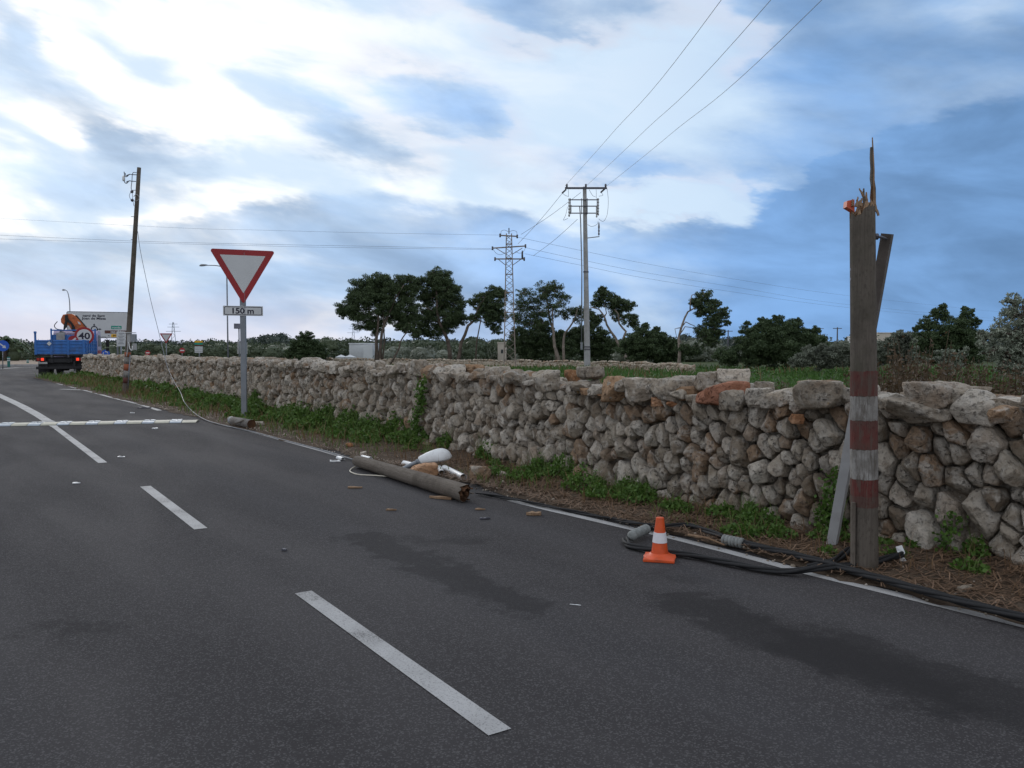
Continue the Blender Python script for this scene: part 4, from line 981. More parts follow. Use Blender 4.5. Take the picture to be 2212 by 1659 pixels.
shade_auto(cone_part('lower_cone', .0, .42, M['cone_orange'], 0, True)); shade_auto(cone_part('reflective_band', .415, .655, M['cone_white'], .003)); shade_auto(cone_part('upper_cone', .65, 1.0, M['cone_orange']))

# ------------------------------------------------------------------ fallen cables
def smooth_path(pts, per=10):
    pts = [np.asarray(p, float) for p in pts]; out = []
    for i in range(len(pts)-1):
        p0 = pts[max(i-1,0)]; p1 = pts[i]; p2 = pts[i+1]; p3 = pts[min(i+2,len(pts)-1)]
        for k in range(per):
            t = k/per; out.append(.5*((2*p1)+(-p0+p2)*t+(2*p0-5*p1+4*p2-p3)*t*t+(-p0+3*p1-3*p2+p3)*t**3))
    out.append(pts[-1]); return out
def bundle(name, label, px, strands=3, r=.013, spread=.014, z=.02, cat='cable', pitch=1.1):
    P0 = []
    for q in px:
        g = G(*q[:2]); zz = q[2] if len(q) > 2 else z+ground_z(g); P0.append(G(q[0], q[1], zz))
    path = smooth_path(P0); mm = MB(); acc = 0; th = []
    for i, p in enumerate(path):
        acc += np.linalg.norm(p-path[i-1]) if i else 0; th.append(acc/pitch*2*math.pi)
    for k in range(strands):
        q = []
        for i, p in enumerate(path):
            dd = unit(path[min(i+1,len(path)-1)]-path[max(i-1,0)]); x = unit(np.cross(dd, Z)); a = th[i]+2*math.pi*k/strands
            q.append(p+(x*math.cos(a)*1.5+Z*math.sin(a)*.8)*spread+Z*spread*.6)
        mm.tube(q, r, 6)
    o = mm.build(name, M['black_cable'], None, True, org=path[0]); return tag(o, label, cat, 'fallen cables by the broken pole')
bundle('cable_bundle', 'thick black twisted cable bundle running off along the edge line to the right', [(2420,1395),(2300,1362),(2212,1338),(2100,1309),(1990,1278),(1900,1252),(1830,1233),(1770,1215),(1700,1197),(1640,1184),(1605,1174)], 4, .014, .015)
bundle('cable_bundle', 'black cable loop lying on the road round the cone', [(1352,1166),(1356,1178),(1385,1186),(1440,1194),(1500,1203),(1570,1217),(1640,1231),(1700,1237),(1760,1230),(1850,1222),(1900,1213),(1948,1199)], 3, .013, .013)
bundle('cable_bundle', 'thin black cable lying along the foot of the verge beyond the cone', [(1030,1066),(1100,1078),(1200,1098),(1300,1118),(1380,1132),(1430,1136),(1470,1137)], 2, .009, .010)
bundle('cable_bundle', 'short black cable joining the two grey ribbed sleeves', [(1398,1142),(1430,1140),(1470,1137),(1492,1138),(1530,1150),(1562,1163)], 3, .013, .014)
bundle('cable_bundle', 'black cable curling up behind the foot of the broken pole', [(1745,1228),(1790,1217),(1815,1205),(1840,1186)], 3, .013, .013)
def sleeve(px0, px1, label):
    a = G(*px0, .06); b = G(*px1, .06); n = 6; prof = []; L = np.linalg.norm(b-a)
    for k in range(n):
        f = k/n*L; prof += [(.024,f),(.042,f+L/n*.25),(.042,f+L/n*.6),(.024,f+L/n*.85)]
    o = MB().lathe(a, prof, 12, b-a).build('cable_sleeve', M['sleeve'], None, True, org=a); tag(o, label, 'cable sleeve', 'grey ribbed cable sleeves')
M['sleeve'] = plain('grey_sleeve', (.23,.24,.23), .7, .1, .2, 30, .2)
sleeve((1364,1158), (1398,1142), 'grey ribbed sleeve on the white edge line left of the cone'); sleeve((1562,1165), (1606,1174), 'grey ribbed sleeve on the verge right of the cone')
tag(MB().tube([G(1487,1155,.05), G(1530,1163,.06), G(1565,1177,.05)], [.010,.009,.006], 6).build('twig', M['raw_wood'], None, True, org=G(1487,1155)), 'pale bare twig lying between the cone and the second sleeve', 'twig')

# ------------------------------------------------------------------ fallen log with lamp and tubes
la = G(772, 1010); lc = G(1008, 1086); ra = .076; rc = .090
lg = thing('fallen_log', 'broken piece of wooden pole lying across the road edge', 'log', (la+lc)/2)
A = la+Z*(ra+.012); B = lc+Z*(rc+.004); d = unit(B-A); x = unit(np.cross(d, Z)); y = np.cross(x, d)*1.0
if y[2] < 0: y = -y
Rl = np.array([x, y, d]).T; L = np.linalg.norm(B-A); seg = 30; V = []; F = []; nr = 16
for i in range(nr):
    f = i/(nr-1)
    for k in range(seg):
        a = 2*math.pi*k/seg; r = (ra+(rc-ra)*f)*(1+.02*math.sin(2*a+f*5)+.02*vnoise(np.array([[math.cos(a)*3, math.sin(a)*3, f*14]]))[0]); zl = f*L
        if i == nr-1: zl += -.10*max(0, math.cos(a-R(200)))+.03*random.uniform(-1,1)
        if i == 0: r *= .93
        V.append((x*math.cos(a)+y*math.sin(a))*r+A+d*zl)
for i in range(nr-1):
    for k in range(seg): F.append((i*seg+k, i*seg+(k+1)%seg, (i+1)*seg+(k+1)%seg, (i+1)*seg+k))
F.append(tuple(range(seg-1,-1,-1)))
lo = shade_auto(mesh('log_shaft', V, F, M['log_wood'], lg), 50)
# log material reads object z as the grain: turn the mesh frame so z is along the log
Mw = Matrix(((x[0],y[0],d[0]),(x[1],y[1],d[1]),(x[2],y[2],d[2]))).to_4x4()
lo.data.transform(Mw.inverted() @ Matrix.Translation(Vector(ORG[lo.name]-A))); lo.matrix_local = Matrix.Translation(Vector(A-ORG[lg.name])) @ Mw
V = []; F = []
for j, (rr, dz) in enumerate(((.99,0),(.8,-.02),(.62,.03),(.4,-.05),(.2,.02))):
    for k in range(seg):
        a = 2*math.pi*k/seg; zl = L+dz-.10*max(0, math.cos(a-R(200)))*rr+.022*random.uniform(-1,1)*(j > 0); V.append((x*math.cos(a)+y*math.sin(a))*rc*rr+A+d*(zl-.006))
for j in range(4):
    for k in range(seg): F.append((j*seg+k, j*seg+(k+1)%seg, (j+1)*seg+(k+1)%seg, (j+1)*seg+k))
F.append(tuple(4*seg+k for k in range(seg))); mesh('rotten_core', V, F, M['dark_wood'], lg)
for k in range(5):
    a = R(120+k*37+random.uniform(-12,12)); c = A+d*(L-.05)+(x*math.cos(a)+y*math.sin(a))*rc*.97; MB().bar(c-d*.12, c+d*random.uniform(.0,.04), .022, .009).build('splinter', M['dark_wood' if k % 2 else 'log_wood'], lg)
# lamp head
h0 = G(905, 1006, .07); h1 = G(976, 994, .12); dh = unit(h1-h0)
lh = thing('fallen_lamp', 'white cobra-head street lamp lying on the verge behind the log', 'street lamp', (h0+h1)/2*np.array([1,1,0]))
x = unit(np.cross(dh, Z)); y = np.cross(x, dh)
def lamp_head(o, dd, x, y, L, w_, h_, parent, mats, smooth=True):
    V = []; F = []; n = 14; sg = 18
    for i in range(n):
        f = i/(n-1); ww = w_*(.22+.78*math.sin(min(1, f*1.25+.05)*math.pi*.5)**1.1)*math.sqrt(max(.0, 1-max(0, (f-.55)/.452)**2.4)); hh = h_*(.35+.65*math.sin(f*math.pi*.62+.2))*math.sqrt(max(.02, 1-max(0, (f-.6)/.402)**2.6))
        for k in range(sg):
            a = 2*math.pi*k/sg; u_ = math.cos(a); v_ = math.sin(a); V.append(o+dd*L*f+x*ww/2*u_+y*hh*(v_ if v_ > 0 else v_*.35))
    for i in range(n-1):
        for k in range(sg): F.append((i*sg+k, i*sg+(k+1)%sg, (i+1)*sg+(k+1)%sg, (i+1)*sg+k))
    F += [tuple(range(sg-1,-1,-1)), tuple((n-1)*sg+k for k in range(sg))]
    mesh('lamp_head', V, F, mats[0], parent, smooth)
lamp_head(h0+Z*.05, dh, x, y, np.linalg.norm(h1-h0)*1.0, .26, .13, lh, [M['white_plastic']])
MB().tube([h0+Z*.05+dh*.02, h0+Z*.045-dh*.05, G(868,1014,.10), G(840,1020,.09)], [.030,.027,.025,.025], 12).build('arm', M['metal'], lh, True)
MB().lathe(h0+Z*.05, [(.034,-.035),(.038,-.02),(.038,.02),(.034,.03)], 14, dh).build('collar', M['metal'], lh, True)
def half_tube(name, a, b, r, label, full=True, z=.045):
    a = G(*a, z); b = G(*b, z); dd = unit(b-a); xx = unit(np.cross(dd, Z)); yy = np.cross(xx, dd); V = []; F = []; sg = 20; n = 6; mm = MB()
    arc = 2*math.pi if full else math.pi*1.15
    for layer, rr in ((0, r), (1, r*.88)):
        for i in range(n):
            f = i/(n-1); c = a+(b-a)*f
            for k in range(sg):
                an = arc*k/sg if full else -.2+arc*k/(sg-1); e = dd*(random.uniform(-.012,.012) if i in (0,n-1) else 0); V.append(c+e+(xx*math.cos(an)+yy*math.sin(an))*rr)
    kk = sg if full else sg-1; of = n*sg
    for l in (0, of):
        for i in range(n-1):
            for k in range(kk): F.append((l+i*sg+k, l+i*sg+(k+1)%sg, l+(i+1)*sg+(k+1)%sg, l+(i+1)*sg+k))
    for i in (0, n-1):
        for k in range(kk): F.append((i*sg+k, i*sg+(k+1)%sg, of+i*sg+(k+1)%sg, of+i*sg+k))
    o = mesh(name, V, F, M['white_plastic'], None, True, org=a*np.array([1,1,0])); shade_auto(o, 50)
    tag(o, label, 'plastic tube', 'broken white plastic tubes'); return o
half_tube('plastic_tube', (960,1011), (1001,1031), .040, 'broken white plastic tube with open end, right of the orange rock', z=.05)
half_tube('plastic_tube', (873,1001), (912,1011), .040, 'white plastic tube piece under the lamp arm', False, z=.05)
half_tube('plastic_tube', (783,988), (800,992), .034, 'short white plastic tube behind the far end of the log', z=.05)
half_tube('plastic_tube', (948,1011), (954,1021), .035, 'short white tube stub beside the orange rock', True, z=.05)
half_tube('plastic_tube', (730,989), (741,992), .030, 'white plastic fragment on the edge line left of the log', False, z=.02)
wp = smooth_path([G(838,1029,.02), G(810,1027,.012), G(775,1025,.012), G(757,1019,.012), G(760,1012,.015), G(778,1003,.04)], 8)
tag(MB().tube(wp, .0075, 6).build('loose_cord', plain('cream_cord', (.62,.57,.47), .6), None, True, org=wp[0]), 'cream cord looping on the asphalt beside the log', 'cord')
# wood chips and crumbs on the road
for (px, py, L, wd, rot, mt, lab) in ((767,1055,.16,.04,.1,'raw_wood','flat reddish wood chip lying left of the log'),(952,1078,.26,.05,-.45,'raw_wood','long pale wood chip in front of the log end'),(845,1103,.10,.03,0,'raw_wood','small wood chip on the asphalt below the log'),(1037,1102,.10,.03,-.1,'raw_wood','small wood chip right below the broken log end'),(1153,1113,.14,.06,-.1,'raw_wood','thick pale wood chip by the edge line end'),
                                      (1047,1122,.10,.03,.4,'metal_dark','small black scrap on the road below the log end'),(614,1190,.04,.03,0,'metal_dark','tiny black crumb on the road in the left lane'),(335,927,.10,.07,0,'white_plastic','small white scrap on the road beyond the strip'),(724,998,.14,.05,.2,'white_plastic','flat white shard on the road left of the log'),
                                      (262,988,.10,.03,0,'white_plastic','thin white scrap beside the centre line'),(165,1045,.08,.03,.3,'white_plastic','thin pale scrap near the second dash'),(1243,1308,.07,.006,-.3,'white_plastic','thin white straw on the stained asphalt'),(312,882,.35,.10,0,'metal_dark','dark crushed scrap at the end of the far edge line'),(286,893,.10,.05,0,'white_plastic','tiny white scrap above the strip')):
    p = G(px, py); m_ = MB(); hh = min(.03, wd*.5); n = 5; V = []
    for k in range(n+1):
        f = k/n-.5; ww = wd/2*(1-abs(f)*.7)*random.uniform(.8,1.2)
        for sx, sz in ((-1,0),(1,0),(1,1),(-1,1)): V.append(np.array([f*L, sx*ww, sz*hh*random.uniform(.6,1.1)+.004]))
    Fq = [(k*4+q, k*4+(q+1)%4, (k+1)*4+(q+1)%4, (k+1)*4+q) for k in range(n) for q in range(4)]+[(3,2,1,0), tuple(n*4+q for q in range(4))]
    m_.add(np.array(V) @ rotz(rot).T+p, Fq); nm_ = 'wood_chip' if mt == 'raw_wood' else 'scrap'
    tag(m_.build(nm_, M[mt], None, False, org=p), lab, 'wood chip' if mt == 'raw_wood' else 'scrap', 'debris on the road')
# paper by the pole foot
p = G(1943, 1208, .05); V = [p+np.array(v) for v in ((-.03,0,.09),(.02,.01,.10),(.035,-.01,.05),(.01,-.03,.03),(.03,-.05,.0),(-.02,-.05,.0),(-.01,-.02,.035),(-.02,0,.06))]
tag(mesh('crumpled_paper', V, [(0,1,2,7),(7,2,3,6),(6,3,4,5)], M['white_plastic'], None, False, org=p), 'crumpled white paper by the cable right of the broken pole', 'paper')

# ------------------------------------------------------------------ metal strip across the road
ra_ = G(427, 911); rb_ = G(-260, 924); dd = unit(rb_-ra_); xx = np.array([-dd[1], dd[0], 0]); 
cpn = thing('cable_ramp', 'flat silver and cream cable ramp laid across the road', 'cable ramp', ra_); Lr = np.linalg.norm(rb_-ra_)
M['ramp_cream'] = plain('ramp_cream', (.42,.40,.32), .6, .05, .1, 6); M['ramp_silver'] = plain('ramp_silver', (.36,.40,.44), .5, .3, .12, 5)
pos_ = 0.0; k = 0
while pos_ < Lr:
    ln = .30 if k % 2 == 0 else .24
    prof = [(-.27,.006),(-.20,.034),(-.03,.052),(.03,.052),(.20,.034),(.27,.006)]
    if k == 0: prof = [(a, b*.7+.002) for a, b in prof]
    m_ = MB(); m_.prism(prof, ra_, xx, Z, dd, pos_, pos_+ln-.012); m_.build('ramp_section', M['ramp_cream' if k % 2 == 0 else 'ramp_silver'], cpn)
    if k % 2:
        for f in (.06,.175): MB().box(ra_+dd*(pos_+f)+Z*.053, (.095,.14,.010), np.array([dd,xx,Z]).T, .003).build('joint_plate', M['ramp_silver'], cpn)
    else:
        MB().bar(ra_+dd*(pos_+.02)+Z*.0535, ra_+dd*(pos_+ln-.03)+Z*.0535, .016, .006).build('groove_bar', M['metal_dark'], cpn)
    pos_ += ln; k += 1
# ------------------------------------------------------------------ signs
def tri_pts(w_, r):
    h_ = w_*.866; c = [(-w_/2, h_/3), (0, -2*h_/3), (w_/2, h_/3)]; out = []
    for i in range(3):
        p = np.array(c[i]); a = unit(np.array(c[i-1])-p); b = unit(np.array(c[(i+1)%3])-p); bi = unit(a+b); ctr = p+bi*(r*2)
        v0 = p+a*(r*math.sqrt(3)); v1 = p+b*(r*math.sqrt(3))
        a0 = math.atan2(*(v0-ctr)[::-1]); a1 = math.atan2(*(v1-ctr)[::-1]); da = (a1-a0+math.pi) % (2*math.pi)-math.pi
        for k in range(6): an = a0+da*k/5; out.append(tuple(ctr+r*np.array([math.cos(an), math.sin(an)])))
    return out
def post(pth, r, parent, box=False, mat='metal'):
    a, b = [np.asarray(v) for v in pth]
    if box: MB().box((a+b)/2, (r*2, r*1.3, np.linalg.norm(b-a)), None, .006).build('post', M[mat], parent)
    else: MB().tube([a, b], r, 12).build('post', M[mat], parent, True)
def give_way(base_px, Y, cx, cy, wpx, label, plate=None, r_post=.05, box=True, yaw=0.0):
    b = P(*base_px, Y); b[2] = 0; c = P(cx, cy, Y); w_ = wpx/FPX*Y
    tg = thing('give_way_sign', label, 'road sign', b); ex, ey, ez = facing(b, yaw)
    c = c+ez*.0
    top = c+Z*(w_*.866/3-.05)-ez*.05; post((b-ez*.05-Z*.2, top), r_post, tg, box)
    MB().prism(tri_pts(w_*1.01, w_*.03), c, ex, ey, ez, -.03, 0).build('red_border', M['sign_red'], tg)
    MB().prism(tri_pts(w_*.70, w_*.004), c, ex, ey, ez, .0008, .003).build('white_face', M['sign_white'], tg)
    if plate:
        (px, py, pw, ph, txt) = plate; pc = P(px, py, Y); pw, ph = pw/FPX*Y, ph/FPX*Y
        pl = MB().prism(rpoly(pw, ph, .01), pc, ex, ey, ez, -.02, .002).build('distance_plate', M['sign_white'], tg)
        outer = rpoly(pw*.955, ph*.86, ph*.14); inner = rpoly(pw*.955-.028, ph*.86-.028, ph*.14-.012); n = len(outer)
        V = [pc+ex*x+ey*y+ez*.004 for x, y in outer+inner]; F = [(i, (i+1)%n, n+(i+1)%n, n+i) for i in range(n)]
        mesh('plate_border', V, F, M['sign_black'], pl); text_on('lettering', txt, ph*.80, pc+ez*.004, ex, ey, M['sign_black'], pl, 1.12)
        for sy in (.6,-.55): MB().box(c+ey*w_*.866*sy*.3-ez*.06, (r_post*2.6,.02,.05), np.array([ex,ez,ey]).T).build('clamp', M['metal_dark'], tg)
    return tg
gy = G(528, 908)[1]
gw = give_way((527.5,908), gy, 525, 579, 134, 'large give way triangle on a grey post above a 150 m plate', (525.3,671.5,82,21,'150 m'), .058, True, R(4))
# fallen log stub under that post
a = G(497, 907, .10); b = G(543, 916, .10); sg_t = thing('log_stub', 'short pale log stub lying at the foot of the give way post', 'log', G(520,914))
MB().tube([a, (a+b)/2, b], [.072,.082,.086], 14).build('log_shaft', M['pole_white'], sg_t, True); MB().lathe(b, [(.085,-.005),(.086,.012),(.05,.004)], 14, b-a).build('dark_end', M['dark_wood'], sg_t)
MB().lathe(a+unit(b-a)*.12, [(.080,0),(.081,.03)], 14, b-a).build('tin_band', M['ramp_silver'], sg_t)
MB().bar(G(500,918,.05), G(528,908,.16), .03, .02).build('lath', M['log_wood'], sg_t)
give_way((360,770), 62, 358.7, 727.5, 25.5, 'small give way triangle on a thin post behind the wall', None, .035, False)
def ring_sign(name, Y, cx, cy, rpx, base_y, label, kind, cat='road sign', yaw=0.0, rp=.035, xb=None):
    c = P(cx, cy, Y); b = P(xb or cx, base_y, Y); b[2] = 0; r = rpx/FPX*Y; tg = thing(name, label, cat, b); ex, ey, ez = facing(b, yaw)
    post((b-ez*.05, c-ez*.05+Z*r*.6), rp, tg)
    if kind == 'limit':
        MB().prism(circ(r), c, ex, ey, ez, -.03, 0).build('red_ring', M['sign_red'], tg); MB().prism(circ(r*.76), c, ex, ey, ez, .0008, .004).build('white_disc', M['sign_white'], tg)
        text_on('lettering', '40', r*1.02, c+ez*.006, ex, ey, M['sign_black'], tg, 1.15)
    elif kind == 'noentry':
        MB().prism(circ(r), c, ex, ey, ez, -.03, 0).build('red_disc', M['sign_red'], tg); MB().prism(rpoly(r*1.4, r*.42, .01), c, ex, ey, ez, .0008, .004).build('white_bar', M['sign_white'], tg)
    elif kind == 'arrow':
        MB().prism(circ(r), c, ex, ey, ez, -.03, 0).build('blue_disc', M['sign_blue'], tg)
        d_ = unit(ex*.72-ey*.62); n_ = unit(ex*.62+ey*.72); q = [(-.62,-.12),(.15,-.12),(.15,-.36),(.68,0),(.15,.36),(.15,.12),(-.62,.12)]
        MB().prism([(x*r, y*r) for x, y in q], c, d_, n_, ez, .0008, .004).build('white_arrow', M['sign_white'], tg)
    elif kind == 'round':
        MB().prism(circ(r), c, ex, ey, ez, -.03, 0).build('blue_disc', M['sign_blue'], tg)
        for k in range(3):
            a0 = 120*k+10; arc = [(r*.62*math.cos(R(a)), r*.62*math.sin(R(a))) for a in np.linspace(a0, a0+70, 7)]+[(r*.42*math.cos(R(a)), r*.42*math.sin(R(a))) for a in np.linspace(a0+70, a0, 7)]
            am = R(a0+70); tip = [(r*.74*math.cos(am), r*.74*math.sin(am)), (r*.55*math.cos(am+.42), r*.55*math.sin(am+.42)), (r*.30*math.cos(am), r*.30*math.sin(am))]
            m_ = MB(); m_.prism(arc, c, ex, ey, ez, .0008, .004); m_.prism(tip, c, ex, ey, ez, .0010, .0042); m_.build('curved_arrow', M['sign_white'], tg)
    return tg
ring_sign('speed_limit_sign', 48.2, 182, 725.6, 19, 800, 'red-ringed 40 speed limit sign at the far end of the wall', 'limit', xb=181)
ring_sign('no_entry_sign', 92, 319, 762, 5.2, 775, 'no entry disc just left of the small give way triangle', 'noentry'); ring_sign('no_entry_sign', 92, 393.5, 757, 5.8, 775, 'no entry disc left of the stacked direction boards', 'noentry')
ring_sign('keep_right_sign', 66, 6, 747, 11.8, 792, 'round blue sign with white diagonal arrow at the left edge', 'arrow'); ring_sign('roundabout_sign', 58, 228, 764, 8.5, 790, 'round blue sign with circling white arrows behind the wall end', 'round')
# stacked direction boards
Y = 68; b = P(431, 775, Y); b[2] = 0; tg = thing('direction_sign', 'stack of yellow, green and white direction boards behind the wall', 'road sign', b); ex, ey, ez = facing(b)
post((b, P(430, 734, Y)), .05, tg)
for (y0, y1, mt) in ((736,740,'sign_yellow'),(741,744.5,'sign_green'),(745,747.3,'sign_brown'),(748.5,751.5,'sign_white'),(752.2,755,'sign_white'),(755.7,758.5,'sign_white'),(759.2,762,'sign_white')):
    c = P(429.5, (y0+y1)/2, Y); hh = (y1-y0)/FPX*Y; ww = 17/FPX*Y; MB().prism([(-ww/2,-hh/2),(ww/2-hh/2,-hh/2),(ww/2,0),(ww/2-hh/2,hh/2),(-ww/2,hh/2)], c, ex, ey, ez, .05, .075).build('board', M[mt], tg)
c = P(427, 734, Y); MB().lathe(c, [(.06,-.05),(.07,0),(.04,.06)], 10).build('post_cap', M['concrete'], tg)
# big panel sign
Y = 60; b = P(212, 790, Y); b[2] = 0; tg = thing('panel_sign', 'large grey-white roundabout panel naming cami de Sant Joan de Missa', 'road sign', b); ex, ey, ez = facing(b, R(-4)); mpp = Y/FPX
c = P(213, 702, Y)
MB().prism(rpoly(122*mpp, 57*mpp, .12), c, ex, ey, ez, -.05, 0).build('panel', M['sign_white'], tg)
o1 = rpoly(122*mpp, 57*mpp, .12); o2 = rpoly(122*mpp-.07, 57*mpp-.07, .09); n = len(o1)
mesh('panel_border', [c+ex*x+ey*y+ez*.004 for x, y in o1+o2], [(i, (i+1)%n, n+(i+1)%n, n+i) for i in range(n)], M['sign_black'], tg)
def onp(px, py, off=.006): return c+ex*((px-213)*mpp)+ey*((702-py)*mpp)+ez*off
text_on('lettering', 'cami de Sant', 7.0*mpp, onp(204, 682), ex, ey, M['sign_black'], tg, 1.2); text_on('lettering', 'Joan de Missa', 7.0*mpp, onp(204, 688.8), ex, ey, M['sign_black'], tg, 1.2)
m_ = MB(); oc = onp(204.5, 711); ro, ri = 6.8*mpp, 4.9*mpp; a_s = np.linspace(-50, 230, 26)
m_.prism([(ro*math.cos(R(a)), ro*math.sin(R(a))) for a in a_s]+[(ri*math.cos(R(a)), ri*math.sin(R(a))) for a in a_s[::-1]], oc, ex, ey, ez, 0, .003)
m_.prism([(-.9*mpp,6*mpp),(.9*mpp,6*mpp),(.9*mpp,8.5*mpp),(2.2*mpp,8.5*mpp),(0,12*mpp),(-2.2*mpp,8.5*mpp),(-.9*mpp,8.5*mpp)], oc, ex, ey, ez, .0004, .0034)
m_.prism([(5*mpp,-.9*mpp),(10*mpp,-.9*mpp),(10*mpp,-2.2*mpp),(14*mpp,0),(10*mpp,2.2*mpp),(10*mpp,.9*mpp),(5*mpp,.9*mpp)], oc, ex, ey, ez, .0006, .0036); m_.build('roundabout_diagram', M['sign_black'], tg)
def plate(px, py, wpx, hpx, mt, txt, tm, ts):
    pl = MB().prism(rpoly(wpx*mpp, hpx*mpp, .03), onp(px, py, 0), ex, ey, ez, .001, .008).build('name_plate', M[mt], tg)
    if txt: text_on('lettering', txt, ts*mpp, onp(px, py, .010), ex, ey, M[tm], pl, 1.15)
plate(247.5, 707, 20.5, 7.2, 'sign_green', 'ronda', 'sign_white', 6.2); plate(248.5, 716.8, 48, 6.6, 'sign_brown', "cap d'Ar", 'sign_white', 6.4); plate(246.5, 724.8, 19, 6.6, 'sign_yellow', 'port', 'sign_black', 5.6); plate(232.5, 724.8, 5, 5.5, 'sign_white', 'A', 'sign_black', 4.5)
for px in (249, 165): p0 = P(px, 790, Y); p0[2] = 0; q1 = onp(px, 690, -.12); post((np.array([q1[0],q1[1],0]), q1), .06, tg)
# white notice panel and hive-like rack
Y = 52; b = P(261, 790, Y); b[2] = 0; tg = thing('notice_board', 'white printed notice board on a post left of the striped pole', 'notice board', b); ex, ey, ez = facing(b); mp2 = Y/FPX; c = P(261.5, 732, Y)
MB().prism(rpoly(17.5*mp2, 32*mp2, .02), c, ex, ey, ez, -.03, 0).build('board', M['sign_white'], tg); post((b-ez*.05, c-ez*.05), .05, tg)
for k in range(8):
    yy = 12-3.2*k; ww = random.uniform(6,13); MB().prism(rpoly(ww*mp2, .9*mp2, .002), c+ex*random.uniform(-1,1)*mp2+ey*yy*mp2, ex, ey, ez, .001, .004).build('print_line', M['metal_dark'], tg)
# solar panel post and white cabinet
Y = 60; b = P(517, 775, Y); b[2] = 0; tg = thing('solar_post', 'thin post with a tilted solar panel behind the give way post', 'solar panel', b); ex, ey, ez = facing(b)
post((b, P(516, 706, Y)), .045, tg); c = P(515, 704.5, Y); e2 = unit(ey*.75+ez*-.66); MB().prism(rpoly(.62, .46, .02), c, ex, e2, np.cross(ex, e2), -.03, .03).build('solar_panel', M['metal_dark'], tg)
b = P(524, 775, 61.5); b[2] = 0; tg = thing('roadside_cabinet', 'pale white cabinet panel behind the give way post', 'cabinet', b); ex, ey, ez = facing(b); c = P(523.5, 752, 61.5)
MB().box(c, (.72,.12,.86), np.array([ex,ez,ey]).T, .02).build('panel', M['concrete'], tg); post((b, c), .04, tg)
# marker bollards by the island
for (px, yb, yt, Y, lab) in ((19,790.5,771,74,'green and white marker post nearest the keep right sign'),(60,788,777,88,'small dark and white marker post between the others'),(87.5,792,773,72,'green and white marker post beside the truck')):
    b = P(px, yb, Y); b[2] = 0; ht = P(px, yt, Y)[2]; r = 2.9/FPX*Y*(1 if Y < 80 else .8); tg = thing('marker_post', lab, 'marker post', b, 'marker posts on the roundabout')
    M.setdefault('post_green', plain('post_green', (.01,.12,.10), .5))
    MB().lathe(b, [(r*1.1,0),(r*1.05,.04),(r,.06),(r,ht*.96),(r*.8,ht)], 14).build('post_body', M['post_green'], tg, True)
    for f in (.62,.82): MB().lathe(b, [(r*1.03,ht*f-ht*.045),(r*1.03,ht*f+ht*.045)], 14).build('white_band', M['sign_white'], tg, True)

# ------------------------------------------------------------------ street lamps
def street_lamp(label, Y, path, head, r=.075):
    pp = [P(*q, Y) for q in path]; pp[0][2] = 0; tg = thing('street_lamp', label, 'street lamp', pp[0], 'street lamps at the roundabout')
    sm_ = smooth_path(pp[1:], 6); MB().tube([pp[0]]+sm_, [r]+list(np.linspace(r*.85, r*.45, len(sm_))), 8).build('mast', M['metal'], tg, True)
    a, b_ = P(*head[0], Y), P(*head[1], Y); d_ = unit(b_-a); x = unit(np.cross(d_, Z)); lamp_head(a, d_, x, np.cross(x, d_)*(1 if np.cross(x, d_)[2] > 0 else -1), np.linalg.norm(b_-a), .34, .15, tg, [M['metal']])
street_lamp('street lamp with curved arm above the blue truck', 98, [(152,790),(151.5,700),(150.5,656),(148,638),(145,629),(141,627)], ((141.5,626.8),(134.5,627.2)))
street_lamp('tall street lamp with long arm half hidden by the give way triangle', 73, [(493,790),(491.5,700),(490,600),(488,586),(480,577),(466,573.5),(448,573.2)], ((448,573.2),(430.5,574.5)))

# ------------------------------------------------------------------ tilted telephone pole with red and white bands
tb_ = G(270.5, 853); TY = tb_[1]; tp_ = P(300.5, 362, TY)
tg = thing('telephone_pole', 'tilted wooden telephone pole with meter boxes and banded foot', 'utility pole', tb_)
def tpc(py): f = (853-py)/(853-362.0); return tb_+(tp_-tb_)*f
def tpr(py): f = (853-py)/(853-362.0); return (6.3*(1-f)+4.0*f)/FPX*TY
MB().tube([tpc(862)]+[tpc(y) for y in (853,800,740,640,540,440,362)], [tpr(853)]+[tpr(y) for y in (853,800,740,640,540,440,362)], 16).build('pole_shaft', M['pole_wood'], tg, True)
for y0, y1, mt in ((760,770,'pole_orange'),(770,785.5,'pole_white'),(785.5,800,'pole_orange'),(800,815,'pole_white'),(815,827,'pole_red')):
    MB().tube([tpc(y1), tpc(y0)], [tpr(y1)+.006, tpr(y0)+.006], 16).build('paint_band', M[mt], tg, True)
bx = tpc(729)+np.array([.08,-.12,0]); MB().box(bx, (.13,.10,.30), None, .01).build('meter_box', M['concrete'], tg); MB().box(bx+np.array([.15,0,.0]), (.16,.12,.26), None, .012).build('meter_box', M['metal'], tg)
MB().box(bx+np.array([.03,-.01,.175]), (.36,.16,.025), None, .004).build('rain_hood', M['sign_white'], tg); MB().box(bx+np.array([.17,0,-.30]), (.12,.10,.22), None, .01).build('meter_box', M['concrete'], tg)
cpth = smooth_path([bx+np.array([.0,-.05,-.14]), bx+np.array([.03,-.06,-.35]), bx+np.array([.10,-.06,-.42]), bx+np.array([.12,-.05,-.28])], 6); MB().tube(cpth, .016, 6).build('conduit', M['white_plastic'], tg, True)
cpth = smooth_path([bx+np.array([-.03,-.05,-.14]), bx+np.array([-.05,-.06,-.45]), bx+np.array([-.10,-.04,-.62])], 6); MB().tube(cpth, .018, 6).build('conduit', M['concrete'], tg, True)
q0 = tpc(853)+np.array([tpr(853)+.01,-.05,.1]); MB().tube([q0, tpc(765)+np.array([tpr(765)+.01,-.05,0])], .018, 6).build('cable_guard', M['metal'], tg, True)
Zp = (242.6,333.5,.1645)
